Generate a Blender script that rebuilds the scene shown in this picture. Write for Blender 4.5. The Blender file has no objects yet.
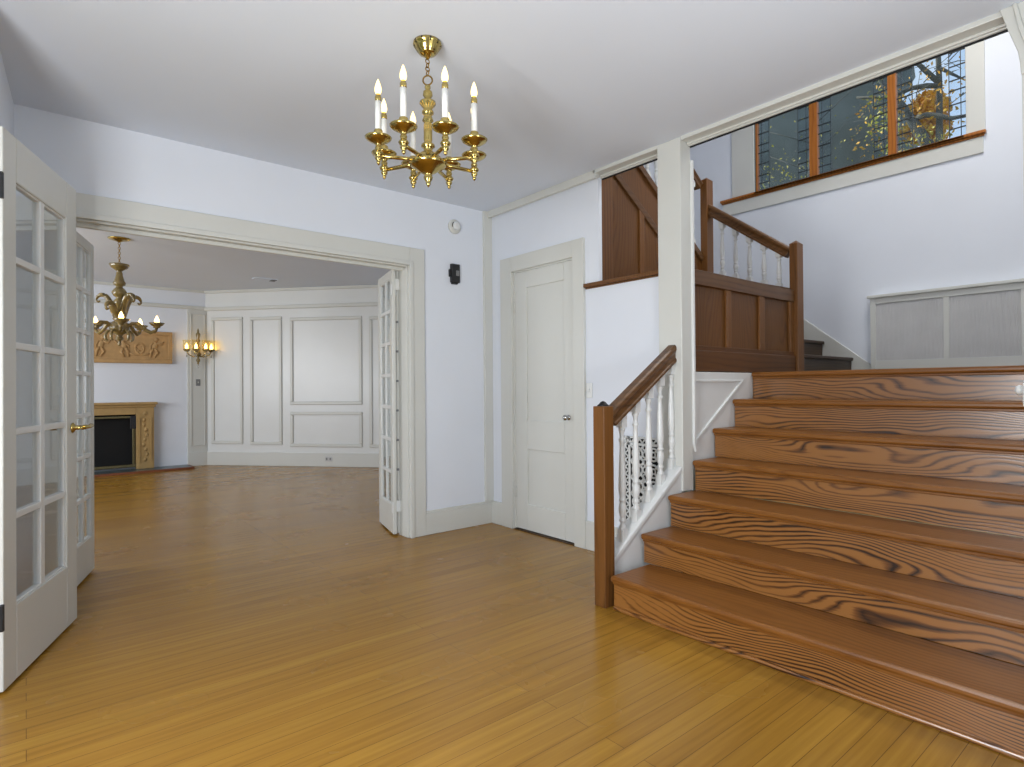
import bpy, bmesh, math, random
from mathutils import Vector, Matrix
random.seed(7)
PI = math.pi
sc = bpy.context.scene
COL = sc.collection

# ------------------------------------------------------------------ materials
def s2l(c):
    return tuple((x/255/12.92 if x/255 <= 0.04045 else ((x/255+0.055)/1.055)**2.4) for x in c) + (1.0,)

def nodes_of(m):
    m.use_nodes = True
    nt = m.node_tree
    return nt, nt.nodes, nt.links, nt.nodes['Principled BSDF']

def paint(name, rgb, rough=0.5, metal=0.0, bump=0.0, spec=0.5, var=0.03, scale=6.0):
    m = bpy.data.materials.new(name)
    nt, N, L, b = nodes_of(m)
    tc = N.new('ShaderNodeTexCoord')
    nz = N.new('ShaderNodeTexNoise'); nz.inputs['Scale'].default_value = scale; nz.inputs['Detail'].default_value = 4
    L.new(tc.outputs['Object'], nz.inputs['Vector'])
    r = N.new('ShaderNodeValToRGB')
    c = s2l(rgb)
    r.color_ramp.elements[0].color = tuple(x*(1-var) for x in c[:3]) + (1,)
    r.color_ramp.elements[1].color = tuple(min(1, x*(1+var)) for x in c[:3]) + (1,)
    r.color_ramp.elements[0].position = 0.3; r.color_ramp.elements[1].position = 0.7
    L.new(nz.outputs['Fac'], r.inputs['Fac'])
    L.new(r.outputs['Color'], b.inputs['Base Color'])
    b.inputs['Roughness'].default_value = rough
    b.inputs['Metallic'].default_value = metal
    b.inputs['Specular IOR Level'].default_value = spec
    if bump:
        bp = N.new('ShaderNodeBump'); bp.inputs['Strength'].default_value = bump; bp.inputs['Distance'].default_value = 0.002
        n2 = N.new('ShaderNodeTexNoise'); n2.inputs['Scale'].default_value = 90
        L.new(tc.outputs['Object'], n2.inputs['Vector'])
        L.new(n2.outputs['Fac'], bp.inputs['Height'])
        L.new(bp.outputs['Normal'], b.inputs['Normal'])
    return m

def math_node(N, op, a=None, bb=None):
    n = N.new('ShaderNodeMath'); n.operation = op
    if a is not None: n.inputs[0].default_value = a
    if bb is not None: n.inputs[1].default_value = bb
    return n

def wood(name, light, mid, dark, along='Y', across='Z', rings=55.0, swirl=9.0, rough=0.35, contrast=0.8, coat=0.0, fine=0.5, lowx=1.1, lowy=5.0, dpos=0.18, mpos=0.55, lpos=1.0):
    """flat-sawn oak: ring lines bent by a slow noise, plus fine pores along the grain"""
    m = bpy.data.materials.new(name)
    nt, N, L, b = nodes_of(m)
    tc = N.new('ShaderNodeTexCoord')
    mp = N.new('ShaderNodeMapping')
    sc_ = {'X': 6.3, 'Y': 6.3, 'Z': 6.3}
    sc_[along] = lowx; sc_[across] = lowy
    mp.inputs['Scale'].default_value = (sc_['X'], sc_['Y'], sc_['Z'])
    L.new(tc.outputs['Object'], mp.inputs['Vector'])
    nz = N.new('ShaderNodeTexNoise'); nz.inputs['Scale'].default_value = 1.0; nz.inputs['Detail'].default_value = 2.6; nz.inputs['Roughness'].default_value = 0.36
    L.new(mp.outputs['Vector'], nz.inputs['Vector'])
    sx = N.new('ShaderNodeSeparateXYZ'); L.new(tc.outputs['Object'], sx.inputs[0])
    m1 = math_node(N, 'MULTIPLY', bb=rings); L.new(sx.outputs[across], m1.inputs[0])
    m2 = math_node(N, 'MULTIPLY', bb=swirl*10.0); L.new(nz.outputs['Fac'], m2.inputs[0])
    ad = math_node(N, 'ADD'); L.new(m1.outputs[0], ad.inputs[0]); L.new(m2.outputs[0], ad.inputs[1])
    sn = math_node(N, 'SINE'); L.new(ad.outputs[0], sn.inputs[0])
    ma0 = N.new('ShaderNodeMapRange'); ma0.inputs[1].default_value = -1; ma0.inputs[2].default_value = 1
    L.new(sn.outputs[0], ma0.inputs[0])
    n5 = N.new('ShaderNodeTexNoise'); n5.inputs['Scale'].default_value = 1.7; n5.inputs['Detail'].default_value = 3.0
    L.new(mp.outputs['Vector'], n5.inputs['Vector'])
    pw_ = math_node(N, 'POWER', bb=0.45); L.new(ma0.outputs[0], pw_.inputs[0])
    mr5 = N.new('ShaderNodeMapRange'); mr5.inputs[1].default_value = 0.3; mr5.inputs[2].default_value = 0.7; mr5.inputs[3].default_value = 0.35; mr5.inputs[4].default_value = 1.0
    L.new(n5.outputs['Fac'], mr5.inputs[0])
    inv = math_node(N, 'SUBTRACT', a=1.0); L.new(pw_.outputs[0], inv.inputs[1])
    mm = math_node(N, 'MULTIPLY'); L.new(inv.outputs[0], mm.inputs[0]); L.new(mr5.outputs[0], mm.inputs[1])
    ma = math_node(N, 'SUBTRACT', a=1.0); L.new(mm.outputs[0], ma.inputs[1])
    # fine pores
    mp2 = N.new('ShaderNodeMapping')
    s2 = {'X': 160.0, 'Y': 160.0, 'Z': 160.0}; s2[along] = 7.0
    mp2.inputs['Scale'].default_value = (s2['X'], s2['Y'], s2['Z'])
    L.new(tc.outputs['Object'], mp2.inputs['Vector'])
    n2 = N.new('ShaderNodeTexNoise'); n2.inputs['Scale'].default_value = 1.0; n2.inputs['Detail'].default_value = 3.0
    L.new(mp2.outputs['Vector'], n2.inputs['Vector'])
    mix = math_node(N, 'MULTIPLY_ADD'); mix.inputs[1].default_value = fine; L.new(n2.outputs['Fac'], mix.inputs[0])
    mc = math_node(N, 'MULTIPLY', bb=contrast); L.new(ma.outputs[0], mc.inputs[0]); L.new(mc.outputs[0], mix.inputs[2])
    r = N.new('ShaderNodeValToRGB'); e = r.color_ramp.elements
    e[0].position = dpos; e[0].color = s2l(dark)
    e[1].position = lpos; e[1].color = s2l(light)
    k = e.new(mpos); k.color = s2l(mid)
    L.new(mix.outputs[0], r.inputs['Fac'])
    L.new(r.outputs['Color'], b.inputs['Base Color'])
    b.inputs['Roughness'].default_value = rough
    b.inputs['Specular IOR Level'].default_value = 0.5 if coat else 0.32
    b.inputs['Coat Weight'].default_value = coat; b.inputs['Coat Roughness'].default_value = 0.22
    bp = N.new('ShaderNodeBump'); bp.inputs['Strength'].default_value = 0.12; bp.inputs['Distance'].default_value = 0.003
    L.new(mix.outputs[0], bp.inputs['Height']); L.new(bp.outputs['Normal'], b.inputs['Normal'])
    return m

def floor_mat():
    m = bpy.data.materials.new('strip_oak_floor')
    nt, N, L, b = nodes_of(m)
    tc = N.new('ShaderNodeTexCoord')
    br = N.new('ShaderNodeTexBrick')
    br.offset = 0.37; br.offset_frequency = 2
    br.inputs['Scale'].default_value = 1.0
    br.inputs['Brick Width'].default_value = 2.3
    br.inputs['Row Height'].default_value = 0.076
    br.inputs['Mortar Size'].default_value = 0.0011
    br.inputs['Mortar Smooth'].default_value = 0.3
    br.inputs['Bias'].default_value = 0.0
    br.inputs['Color1'].default_value = s2l((166, 124, 49))
    br.inputs['Color2'].default_value = s2l((153, 111, 42))
    br.inputs['Mortar'].default_value = s2l((96, 66, 30))
    L.new(tc.outputs['Object'], br.inputs['Vector'])
    mp = N.new('ShaderNodeMapping'); mp.inputs['Scale'].default_value = (1.6, 42, 1)
    L.new(tc.outputs['Object'], mp.inputs['Vector'])
    nz = N.new('ShaderNodeTexNoise'); nz.inputs['Scale'].default_value = 1.0; nz.inputs['Detail'].default_value = 5
    L.new(mp.outputs['Vector'], nz.inputs['Vector'])
    r = N.new('ShaderNodeValToRGB')
    r.color_ramp.elements[0].position = 0.28; r.color_ramp.elements[0].color = (0.76, 0.73, 0.70, 1)
    r.color_ramp.elements[1].position = 0.72; r.color_ramp.elements[1].color = (1.1, 1.1, 1.08, 1)
    L.new(nz.outputs['Fac'], r.inputs['Fac'])
    mx = N.new('ShaderNodeMix'); mx.data_type = 'RGBA'; mx.blend_type = 'MULTIPLY'; mx.inputs['Factor'].default_value = 1.0
    L.new(br.outputs['Color'], mx.inputs['A']); L.new(r.outputs['Color'], mx.inputs['B'])
    L.new(mx.outputs['Result'], b.inputs['Base Color'])
    n3 = N.new('ShaderNodeTexNoise'); n3.inputs['Scale'].default_value = 2.3; n3.inputs['Detail'].default_value = 3
    L.new(tc.outputs['Object'], n3.inputs['Vector'])
    mr = N.new('ShaderNodeMapRange'); mr.inputs[3].default_value = 0.2; mr.inputs[4].default_value = 0.32
    L.new(n3.outputs['Fac'], mr.inputs[0]); L.new(mr.outputs[0], b.inputs['Roughness'])
    b.inputs['Specular IOR Level'].default_value = 0.22
    b.inputs['Coat Weight'].default_value = 0.07; b.inputs['Coat Roughness'].default_value = 0.12
    bp = N.new('ShaderNodeBump'); bp.inputs['Strength'].default_value = 0.05; bp.inputs['Distance'].default_value = 0.002; bp.invert = True
    L.new(br.outputs['Fac'], bp.inputs['Height']); L.new(bp.outputs['Normal'], b.inputs['Normal'])
    return m

def glass_mat(name, tint=(0.93, 0.95, 0.95), refl=1.0, bump=0.0, scale=14.0, rough=0.02, ior=1.6):
    m = bpy.data.materials.new(name)
    nt, N, L, b = nodes_of(m)
    N.remove(b)
    out = [n for n in N if n.type == 'OUTPUT_MATERIAL'][0]
    tr = N.new('ShaderNodeBsdfTransparent'); tr.inputs['Color'].default_value = tint + (1,)
    gl = N.new('ShaderNodeBsdfGlossy'); gl.inputs['Roughness'].default_value = rough
    gl.inputs['Color'].default_value = (refl, refl, refl, 1)
    fr = N.new('ShaderNodeLayerWeight'); fr.inputs['Blend'].default_value = 0.5
    p4 = math_node(N, 'POWER', bb=4.0); L.new(fr.outputs['Facing'], p4.inputs[0])
    ma = math_node(N, 'MULTIPLY_ADD'); ma.inputs[1].default_value = 0.8; ma.inputs[2].default_value = 0.045 if ior < 1.7 else 0.06; L.new(p4.outputs[0], ma.inputs[0])
    mx = N.new('ShaderNodeMixShader')
    L.new(ma.outputs[0], mx.inputs[0]); L.new(tr.outputs[0], mx.inputs[1]); L.new(gl.outputs[0], mx.inputs[2])
    if bump:
        tc = N.new('ShaderNodeTexCoord'); nz = N.new('ShaderNodeTexNoise'); nz.inputs['Scale'].default_value = scale
        L.new(tc.outputs['Object'], nz.inputs['Vector'])
        bp = N.new('ShaderNodeBump'); bp.inputs['Strength'].default_value = bump; bp.inputs['Distance'].default_value = 0.01
        L.new(nz.outputs['Fac'], bp.inputs['Height'])
        L.new(bp.outputs['Normal'], gl.inputs['Normal']); L.new(bp.outputs['Normal'], fr.inputs['Normal'])
    L.new(mx.outputs[0], out.inputs['Surface'])
    return m

def emit(name, rgb, strength):
    m = bpy.data.materials.new(name)
    nt, N, L, b = nodes_of(m)
    b.inputs['Base Color'].default_value = s2l(rgb)
    b.inputs['Emission Color'].default_value = s2l(rgb)
    b.inputs['Emission Strength'].default_value = strength
    return m

def metal(name, rgb, rough=0.25):
    return paint(name, rgb, rough=rough, metal=1.0, var=0.12, scale=30)

M = {}
M['wall'] = paint('white_wall_paint', (221, 226, 235), rough=0.6, var=0.012, scale=2.5, bump=0.04)
M['trim'] = paint('warm_white_trim_paint', (205, 206, 201), rough=0.35, var=0.015, scale=3)
M['white'] = paint('white_gloss_paint', (218, 220, 219), rough=0.3, var=0.015, scale=3)
M['ceiling'] = paint('ceiling_paint', (214, 221, 232), rough=0.75, var=0.012, scale=1.5, bump=0.04)
M['floor'] = floor_mat()
M['riser'] = wood('oak_riser', (148, 99, 48), (114, 71, 31), (42, 24, 10), 'Y', 'Z', rings=350, swirl=15.0, rough=0.28, contrast=0.9, coat=0.3, fine=0.45, lowx=0.95, lowy=3.6, dpos=0.46, mpos=0.82, lpos=1.15)
M['tread'] = wood('oak_tread', (140, 91, 40), (121, 75, 30), (96, 57, 21), 'Y', 'X', rings=220, swirl=8.0, rough=0.34, contrast=0.55, fine=0.5, lowx=0.8, lowy=3)
M['panel'] = wood('brown_panelling', (114, 75, 33), (98, 61, 24), (68, 40, 14), 'Z', 'X', rings=200, swirl=12, rough=0.42, contrast=0.5, fine=0.5, lowx=0.8, lowy=3)
M['panelflat'] = wood('brown_panel_board', (104, 66, 31), (88, 54, 24), (60, 35, 15), 'X', 'Z', rings=200, swirl=4, rough=0.42, contrast=0.5, fine=0.5, lowx=0.8, lowy=3)
M['railw'] = wood('brown_stair_rail', (110, 76, 45), (92, 62, 34), (62, 40, 20), 'X', 'Z', rings=160, swirl=2.0, rough=0.35, contrast=0.5, fine=0.5)
M['post'] = wood('brown_stair_post', (128, 84, 42), (108, 70, 33), (74, 45, 19), 'Z', 'X', rings=200, swirl=3.0, rough=0.38, contrast=0.5, fine=0.5, lowx=0.7, lowy=3)
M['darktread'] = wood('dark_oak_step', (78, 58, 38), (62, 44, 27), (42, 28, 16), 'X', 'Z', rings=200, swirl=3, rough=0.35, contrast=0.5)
M['sash'] = wood('amber_window_wood', (180, 114, 46), (156, 92, 32), (120, 68, 22), 'Z', 'Y', rings=200, swirl=2, rough=0.4, contrast=0.5)
M['brass'] = metal('polished_brass', (192, 170, 104), 0.17)
M['oldbrass'] = metal('aged_brass', (150, 120, 60), 0.35)
M['iron'] = metal('dark_iron', (60, 60, 62), 0.4)
M['chrome'] = metal('nickel_knob', (190, 190, 188), 0.15)
M['fpmetal'] = metal('dull_fire_metal', (112, 104, 76), 0.4)
M['black'] = paint('black_plastic', (22, 23, 26), rough=0.4)
M['grey'] = paint('grey_plastic', (120, 122, 124), rough=0.5)
M['void'] = paint('soot_and_recess_black', (8, 8, 9), rough=0.9)  # black of firebox and slot; painted as shade behind the grille
M['candle'] = paint('white_candle_sleeve', (236, 236, 232), rough=0.45)
M['bulb'] = emit('lit_flame_bulb', (255, 222, 150), 2.6)
M['bulbw'] = emit('lit_amber_bulb', (255, 208, 120), 10.0)
M['glass'] = glass_mat('clear_door_glass', ior=1.9)
M['lead_glass'] = glass_mat('leaded_window_glass', (0.9, 0.93, 0.95), 0.8)
M['bevel_glass'] = glass_mat('bevelled_border_glass', (0.82, 0.88, 0.93), 1.0, bump=0.9, scale=9, rough=0.08)
M['lead'] = paint('lead_came', (58, 63, 66), rough=0.45, metal=0.4)
M['tan'] = paint('tan_carved_wood', (168, 138, 88), rough=0.6, var=0.1, scale=9)
M['tanrelief'] = paint('tan_relief_wood', (178, 142, 94), rough=0.65, var=0.1, scale=14)
M['slate'] = paint('dark_green_slate', (70, 84, 88), rough=0.3, var=0.15)
M['hearthw'] = paint('red_brown_hearth_edge', (120, 66, 36), rough=0.4, var=0.1)
M['grillecloth'] = paint('grey_perforated_grille', (192, 192, 192), rough=0.55, var=0.05)
M['bark'] = paint('grey_bark', (92, 92, 84), rough=0.9, var=0.3, scale=8)
M['orange'] = paint('orange_autumn_leaf', (250, 176, 40), rough=0.6, var=0.35, scale=3)
M['yellow'] = paint('yellow_green_leaf', (190, 180, 60), rough=0.6, var=0.4, scale=3)
M['conifer'] = paint('dark_conifer_green', (104, 110, 104), rough=0.9, var=0.2, scale=1.2)
M['ground'] = paint('dull_lawn', (84, 92, 58), rough=0.95, var=0.25, scale=1)

def amber_glass():
    m = bpy.data.materials.new('amber_blown_glass')
    nt, N, L, b = nodes_of(m)
    tc = N.new('ShaderNodeTexCoord'); nz = N.new('ShaderNodeTexNoise'); nz.inputs['Scale'].default_value = 18
    L.new(tc.outputs['Object'], nz.inputs['Vector'])
    r = N.new('ShaderNodeValToRGB')
    r.color_ramp.elements[0].color = s2l((104, 84, 40)); r.color_ramp.elements[1].color = s2l((186, 164, 106))
    L.new(nz.outputs['Fac'], r.inputs['Fac']); L.new(r.outputs['Color'], b.inputs['Base Color'])
    b.inputs['Roughness'].default_value = 0.12
    b.inputs['Transmission Weight'].default_value = 0.35
    b.inputs['Specular IOR Level'].default_value = 0.8
    return m
M['amber'] = amber_glass()
M['ambershade'] = glass_mat('thin_amber_shade_glass', (1.0, 0.92, 0.68), 0.6)
def crystal():
    m = bpy.data.materials.new('clear_crystal')
    nt, N, L, b = nodes_of(m)
    b.inputs['Base Color'].default_value = (0.8, 0.8, 0.78, 1); b.inputs['Roughness'].default_value = 0.06
    b.inputs['Transmission Weight'].default_value = 0.7
    return m
M['crystal'] = crystal()

# ------------------------------------------------------------------ mesh helpers
class MB:
    def __init__(s):
        s.bm = bmesh.new()
    def box(s, x0, x1, y0, y1, z0, z1, mat=None):
        pts = [(x, y, z) for z in (z0, z1) for y in (y0, y1) for x in (x0, x1)]
        v = [s.bm.verts.new(mat @ Vector(p) if mat else p) for p in pts]
        for f in ((0, 2, 3, 1), (4, 5, 7, 6), (0, 1, 5, 4), (2, 6, 7, 3), (0, 4, 6, 2), (1, 3, 7, 5)):
            s.bm.faces.new([v[i] for i in f])
        return s
    def prism(s, poly, axis, a0, a1):
        """poly: 2-D outline; axis 'y': outline in x,z extruded y a0..a1; 'x': outline in y,z; 'z': outline in x,y"""
        def P(p, a):
            return {'y': (p[0], a, p[1]), 'x': (a, p[0], p[1]), 'z': (p[0], p[1], a)}[axis]
        A = [s.bm.verts.new(P(p, a0)) for p in poly]
        B = [s.bm.verts.new(P(p, a1)) for p in poly]
        n = len(poly)
        s.bm.faces.new(A); s.bm.faces.new(B[::-1])
        for i in range(n):
            s.bm.faces.new((A[i], B[i], B[(i+1) % n], A[(i+1) % n]))
        return s
    def lathe(s, prof, c=(0, 0, 0), seg=20, mat=None, cap=True):
        rings = []
        for r, z in prof:
            ring = []
            for k in range(seg):
                a = 2*PI*k/seg
                p = Vector((c[0]+r*math.cos(a), c[1]+r*math.sin(a), c[2]+z))
                ring.append(s.bm.verts.new(mat @ p if mat else p))
            rings.append(ring)
        for i in range(len(rings)-1):
            for k in range(seg):
                f = s.bm.faces.new((rings[i][k], rings[i][(k+1) % seg], rings[i+1][(k+1) % seg], rings[i+1][k]))
                f.smooth = True
        if cap:
            s.bm.faces.new(rings[0][::-1]); s.bm.faces.new(rings[-1])
        return s
    def tube(s, pts, rad, seg=8, flat=1.0, up=None):
        pts = [Vector(p) for p in pts]
        if not hasattr(rad, '__len__'): rad = [rad]*len(pts)
        rings = []
        ref = Vector(up) if up else None
        for i, p in enumerate(pts):
            d = (pts[min(i+1, len(pts)-1)] - pts[max(i-1, 0)]).normalized()
            if ref is None:
                ref = Vector((0, 0, 1)) if abs(d.z) < 0.9 else Vector((1, 0, 0))
            a = d.cross(ref)
            if a.length < 1e-5: a = d.cross(Vector((0.3, 1, 0.1)))
            a.normalize(); b = a.cross(d).normalized()
            if not up: ref = b
            rings.append([s.bm.verts.new(p + rad[i]*(math.cos(2*PI*k/seg)*a*flat + math.sin(2*PI*k/seg)*b)) for k in range(seg)])
        for i in range(len(rings)-1):
            for k in range(seg):
                f = s.bm.faces.new((rings[i][k], rings[i][(k+1) % seg], rings[i+1][(k+1) % seg], rings[i+1][k])); f.smooth = True
        s.bm.faces.new(rings[0][::-1]); s.bm.faces.new(rings[-1])
        return s
    def ball(s, c, r, sub=2, sc3=(1, 1, 1), rot=None):
        mat = Matrix.Translation(c) @ (rot if rot else Matrix()) @ Matrix.Diagonal((*[r*k for k in sc3], 1))
        g = bmesh.ops.create_icosphere(s.bm, subdivisions=sub, radius=1.0, matrix=mat)
        for v in g['verts']:
            for f in v.link_faces: f.smooth = True
        return s
    def torus(s, c, R, r, axis=Vector((0, 0, 1)), seg=20, rs=8, stretch=1.0):
        q = axis.to_track_quat('Z', 'Y').to_matrix()
        V = []
        for i in range(seg):
            a = 2*PI*i/seg
            ctr = Vector((R*math.cos(a), R*math.sin(a)*stretch, 0)); dr = Vector((math.cos(a), math.sin(a), 0))
            V.append([s.bm.verts.new(Vector(c) + q @ (ctr + r*(math.cos(2*PI*k/rs)*dr + math.sin(2*PI*k/rs)*Vector((0, 0, 1))))) for k in range(rs)])
        for i in range(seg):
            for k in range(rs):
                f = s.bm.faces.new((V[i][k], V[(i+1) % seg][k], V[(i+1) % seg][(k+1) % rs], V[i][(k+1) % rs])); f.smooth = True
        return s
    def obj(s, name, mat, parent=None, bevel=0.0, origin=None):
        """link as one mesh object; vertices are given in world space"""
        me = bpy.data.meshes.new(name)
        bmesh.ops.recalc_face_normals(s.bm, faces=s.bm.faces)
        off = world_of(parent) if parent else (Vector(origin) if origin is not None else Vector())
        if off.length: bmesh.ops.translate(s.bm, verts=s.bm.verts, vec=-off)
        s.bm.to_mesh(me); s.bm.free()
        me.materials.append(mat)
        o = bpy.data.objects.new(name, me); COL.objects.link(o)
        if parent: o.parent = parent
        elif origin is not None: o.location = origin
        if bevel:
            b = o.modifiers.new('edge', 'BEVEL'); b.width = bevel; b.segments = 2; b.limit_method = 'ANGLE'; b.angle_limit = 0.7
        return o

def world_of(o):
    v = Vector()
    while o:
        v += o.location; o = o.parent
    return v

def tag(o, label=None, cat=None, group=None, kind=None):
    if label: o['label'] = label
    if cat: o['category'] = cat
    if group: o['group'] = group
    if kind: o['kind'] = kind
    return o

def thing(name, loc, label, cat, group=None, kind=None):
    o = bpy.data.objects.new(name, None); COL.objects.link(o)
    o.empty_display_size = 0.1
    o.location = loc
    return tag(o, label, cat, group, kind)

def copy_tree(o, parent=None):
    c = o.copy(); COL.objects.link(c)
    if parent: c.parent = parent
    for ch in list(o.children): copy_tree(ch, c)
    return c

def struct(name, mb, mat, label, cat, bevel=0.0):
    return tag(mb.obj(name, mat, bevel=bevel), label, cat, kind='structure')

# ------------------------------------------------------------------ dimensions
H = 2.62                       # hall ceiling
YB = 3.966                     # back wall of the hall
XW = 3.045                     # closet wall
XF = 6.29                      # stairwell window wall
RISE, TREAD, U0, Y0 = 0.1787, 0.248, 2.337, 2.046
def step_x(k): return U0 + TREAD*k
def step_z(k): return -0.0227 + RISE*(k+1)
LZ = step_z(6)                 # landing

# ------------------------------------------------------------------ floor, ceilings
struct('floor', MB().box(-2.8, 4.2, -1.8, 10.4, -0.1, 0.0), M['floor'], 'honey oak strip floor running through hall and far room', 'floor')
tag(MB().box(-30, 45, -25, 40, -0.7, -0.6).obj('ground', M['ground']), 'grass outside the house', 'ground', kind='structure')
struct('ceiling_hall', MB().box(-2.8, 3.01, -1.8, YB+0.06, H, H+0.14), M['ceiling'], 'smooth grey white ceiling of the hall above the brass chandelier', 'ceiling')
struct('ceiling_far', MB().prism([(-2.8, YB+0.06), (3.15, YB+0.06), (3.15, 4.55), (4.2, 4.55), (4.2, 10.4), (-2.8, 10.4)], 'z', H+0.02, H+0.14), M['ceiling'], 'ceiling of the far room behind the wide opening', 'ceiling')
struct('ceiling_stairwell', MB().box(2.8, XF+0.2, 0.0, 4.7, 5.2, 5.3), M['ceiling'], 'high ceiling over the stairwell', 'ceiling')

# ------------------------------------------------------------------ walls
XJ0, XJ1, ZH = 0.17, 2.25, 2.075      # opening into the far room
w = MB()
w.box(-0.3, XJ0, YB, YB+0.134, 0, H+0.1).box(XJ1, 3.2, YB, YB+0.134, 0, H+0.1).box(XJ0, XJ1, YB, YB+0.134, ZH, H+0.1).box(3.1, 3.2, YB+0.134, 4.6, 0, H+0.1)
struct('wall_back', w, M['wall'], 'white hall wall pierced by the wide opening to the far room', 'wall')
# closet wall with its door hole and low half wall
w = MB()
w.box(XW, XW+0.035, 3.67, YB, 0, H).box(XW, XW+0.035, 2.98, 3.67, 2.07, H).box(XW, XW+0.035, 2.743, 2.98, 0, H)
w.box(XW, XW+0.142, 2.16, 2.743, 0, 1.832)
struct('wall_right', w, M['wall'], 'white closet wall beside the staircase with a low half wall', 'wall')
# left wall (slightly skewed) ends at the hinge of the open door
w = MB()
w.prism([(-0.046, YB), (-0.115, 2.915), (-0.26, 2.915), (-0.26, YB)], 'z', 0, H)
w.prism([(-0.24, 0.55), (-0.36, -1.8), (-0.5, -1.8), (-0.38, 0.55)], 'z', 0, H)
struct('wall_left', w, M['wall'], 'narrow strip of grey white wall behind the open glazed door', 'wall')
w = MB()
w.box(XF, XF+0.2, 0.0, 4.7, LZ-1.3, 3.27).box(XF, XF+0.2, 0.0, 1.41, 3.27, 5.2).box(XF, XF+0.2, 3.52, 4.7, 3.27, 5.2).box(XF, XF+0.2, 1.41, 3.52, 4.62, 5.2)
struct('wall_window', w, M['wall'], 'tall white stairwell wall with the leaded window', 'wall')
struct('wall_stairwell_far', MB().box(3.2, XF, 4.5, 4.6, 0, 5.2), M['wall'], 'white end wall of the stairwell beyond the upper posts', 'wall')
struct('wall_stairwell_near', MB().box(2.9, XF, 0.0, 0.1, 0, 5.2), M['wall'], 'white wall on the near side of the wide steps', 'wall')
struct('wall_upper', MB().box(2.9, 3.0, 0.1, 4.6, H+0.14, 5.2), M['wall'], 'upper wall above the hall ceiling edge', 'wall')
struct('wall_rear', MB().box(-0.4, 0.2, -1.9, -1.8, 0, H).box(2.6, 4.2, -1.9, -1.8, 0, H).box(0.2, 2.6, -1.9, -1.8, 2.3, H), M['wall'], 'rear wall of the hall with a wide doorway', 'wall')
struct('wall_hall_side', MB().box(3.1, 3.2, -1.8, 0.0, 0, H), M['wall'], 'hall wall continuing beyond the wide steps', 'wall')

# far room
YF = 9.85
PA = Vector((2.11, 9.87, 0)); PD = Vector((1.85, -2.08, 0)).normalized(); PN = Vector((-PD.y, PD.x, 0))   # diagonal panelled wall
if PN.y > 0 and PN.x > 0: PN = -PN        # pointing into the room
def pw(s, d, z): return PA + PD*s + PN*d + Vector((0, 0, z))
PM = Matrix.Translation(PA) @ Matrix(((PD.x, PN.x, 0, 0), (PD.y, PN.y, 0, 0), (0, 0, 1, 0), (0, 0, 0, 1)))
struct('wall_fireplace', MB().box(-2.8, 2.2, YF+0.03, YF+0.2, 0, H+0.05), M['wall'], 'white wall of the far room above the fireplace', 'wall')
wp = struct('wall_panelled', MB().box(0, 2.95, -0.12, 0, 0, H+0.05, PM), M['white'], 'white panelled diagonal wall of the far room', 'wall')
def frame_rect(s0, s1, z0, z1, wd=0.05, d0=-0.01, d1=0.022):
    m = MB()
    for a, b_, c, d in ((s0, s1, z0, z0+wd), (s0, s1, z1-wd, z1), (s0, s0+wd, z0+wd, z1-wd), (s1-wd, s1, z0+wd, z1-wd)):
        m.box(a, b_, d0, d1, c, d, PM)
    return m
for s0, s1, z0, z1 in ((0.10, 0.62, 0.32, 2.235), (0.736, 1.253, 0.31, 2.225), (1.381, 2.507, 0.905, 2.2), (1.381, 2.507, 0.285, 0.805), (2.614, 2.93, 0.28, 2.19)):
    frame_rect(s0, s1, z0, z1).obj('panel_moulding', M['trim'], wp, bevel=0.012)
MB().box(0.0, 2.95, -0.01, 0.035, 2.335, 2.39, PM).obj('picture_rail', M['trim'], wp, bevel=0.01)
MB().box(0.0, 2.95, -0.01, 0.03, H-0.02, H+0.03, PM).obj('cornice', M['trim'], wp, bevel=0.01)
MB().box(0.0, 2.95, -0.01, 0.02, 0, 0.2, PM).obj('baseboard', M['trim'], wp, bevel=0.006)
struct('trim_1', MB().box(-2.8, 2.125, YF-0.005, YF+0.035, 2.345, 2.40), M['trim'], 'picture rail along the fireplace wall of the far room', 'trim', 0.01)
struct('trim_2', MB().box(-2.8, 2.13, YF, YF+0.035, H-0.015, H+0.03), M['trim'], 'narrow cornice above the fireplace wall', 'trim', 0.01)
w = MB().box(1.86, 2.125, YF-0.005, YF+0.035, 0.2, 2.345).box(1.86, 2.125, YF-0.02, YF+0.035, 0, 0.2)
w.box(1.90, 1.915, YF-0.015, YF, 0.3, 2.28).box(2.085, 2.10, YF-0.015, YF, 0.3, 2.28).box(1.90, 2.10, YF-0.015, YF, 0.3, 0.315).box(1.90, 2.10, YF-0.015, YF, 2.265, 2.28)
struct('trim_3', w, M['trim'], 'grey white corner pilaster carrying the sconce', 'trim', 0.004)
PE = pw(2.95, 0, 0)
struct('wall_far_right', MB().box(PE.x, PE.x+0.12, 4.6, PE.y+0.06, 0, H+0.05), M['wall'], 'right wall of the far room behind the folded doors', 'wall')
struct('wall_far_left', MB().box(-2.8, -2.7, 8.6, 10.0, 0, H+0.05).box(-2.8, -2.7, 4.1, 5.2, 0, H+0.05).box(-2.8, -2.7, 5.2, 8.6, 2.2, H+0.05).box(-2.8, -2.7, 5.2, 8.6, 0, 0.7), M['wall'], 'left wall of the far room with its wide window opening', 'wall')
struct('wall_far_front', MB().box(-2.8, -0.26, YB, YB+0.134, 0, H+0.05), M['wall'], 'front wall of the far room beside the opening', 'wall')

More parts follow.
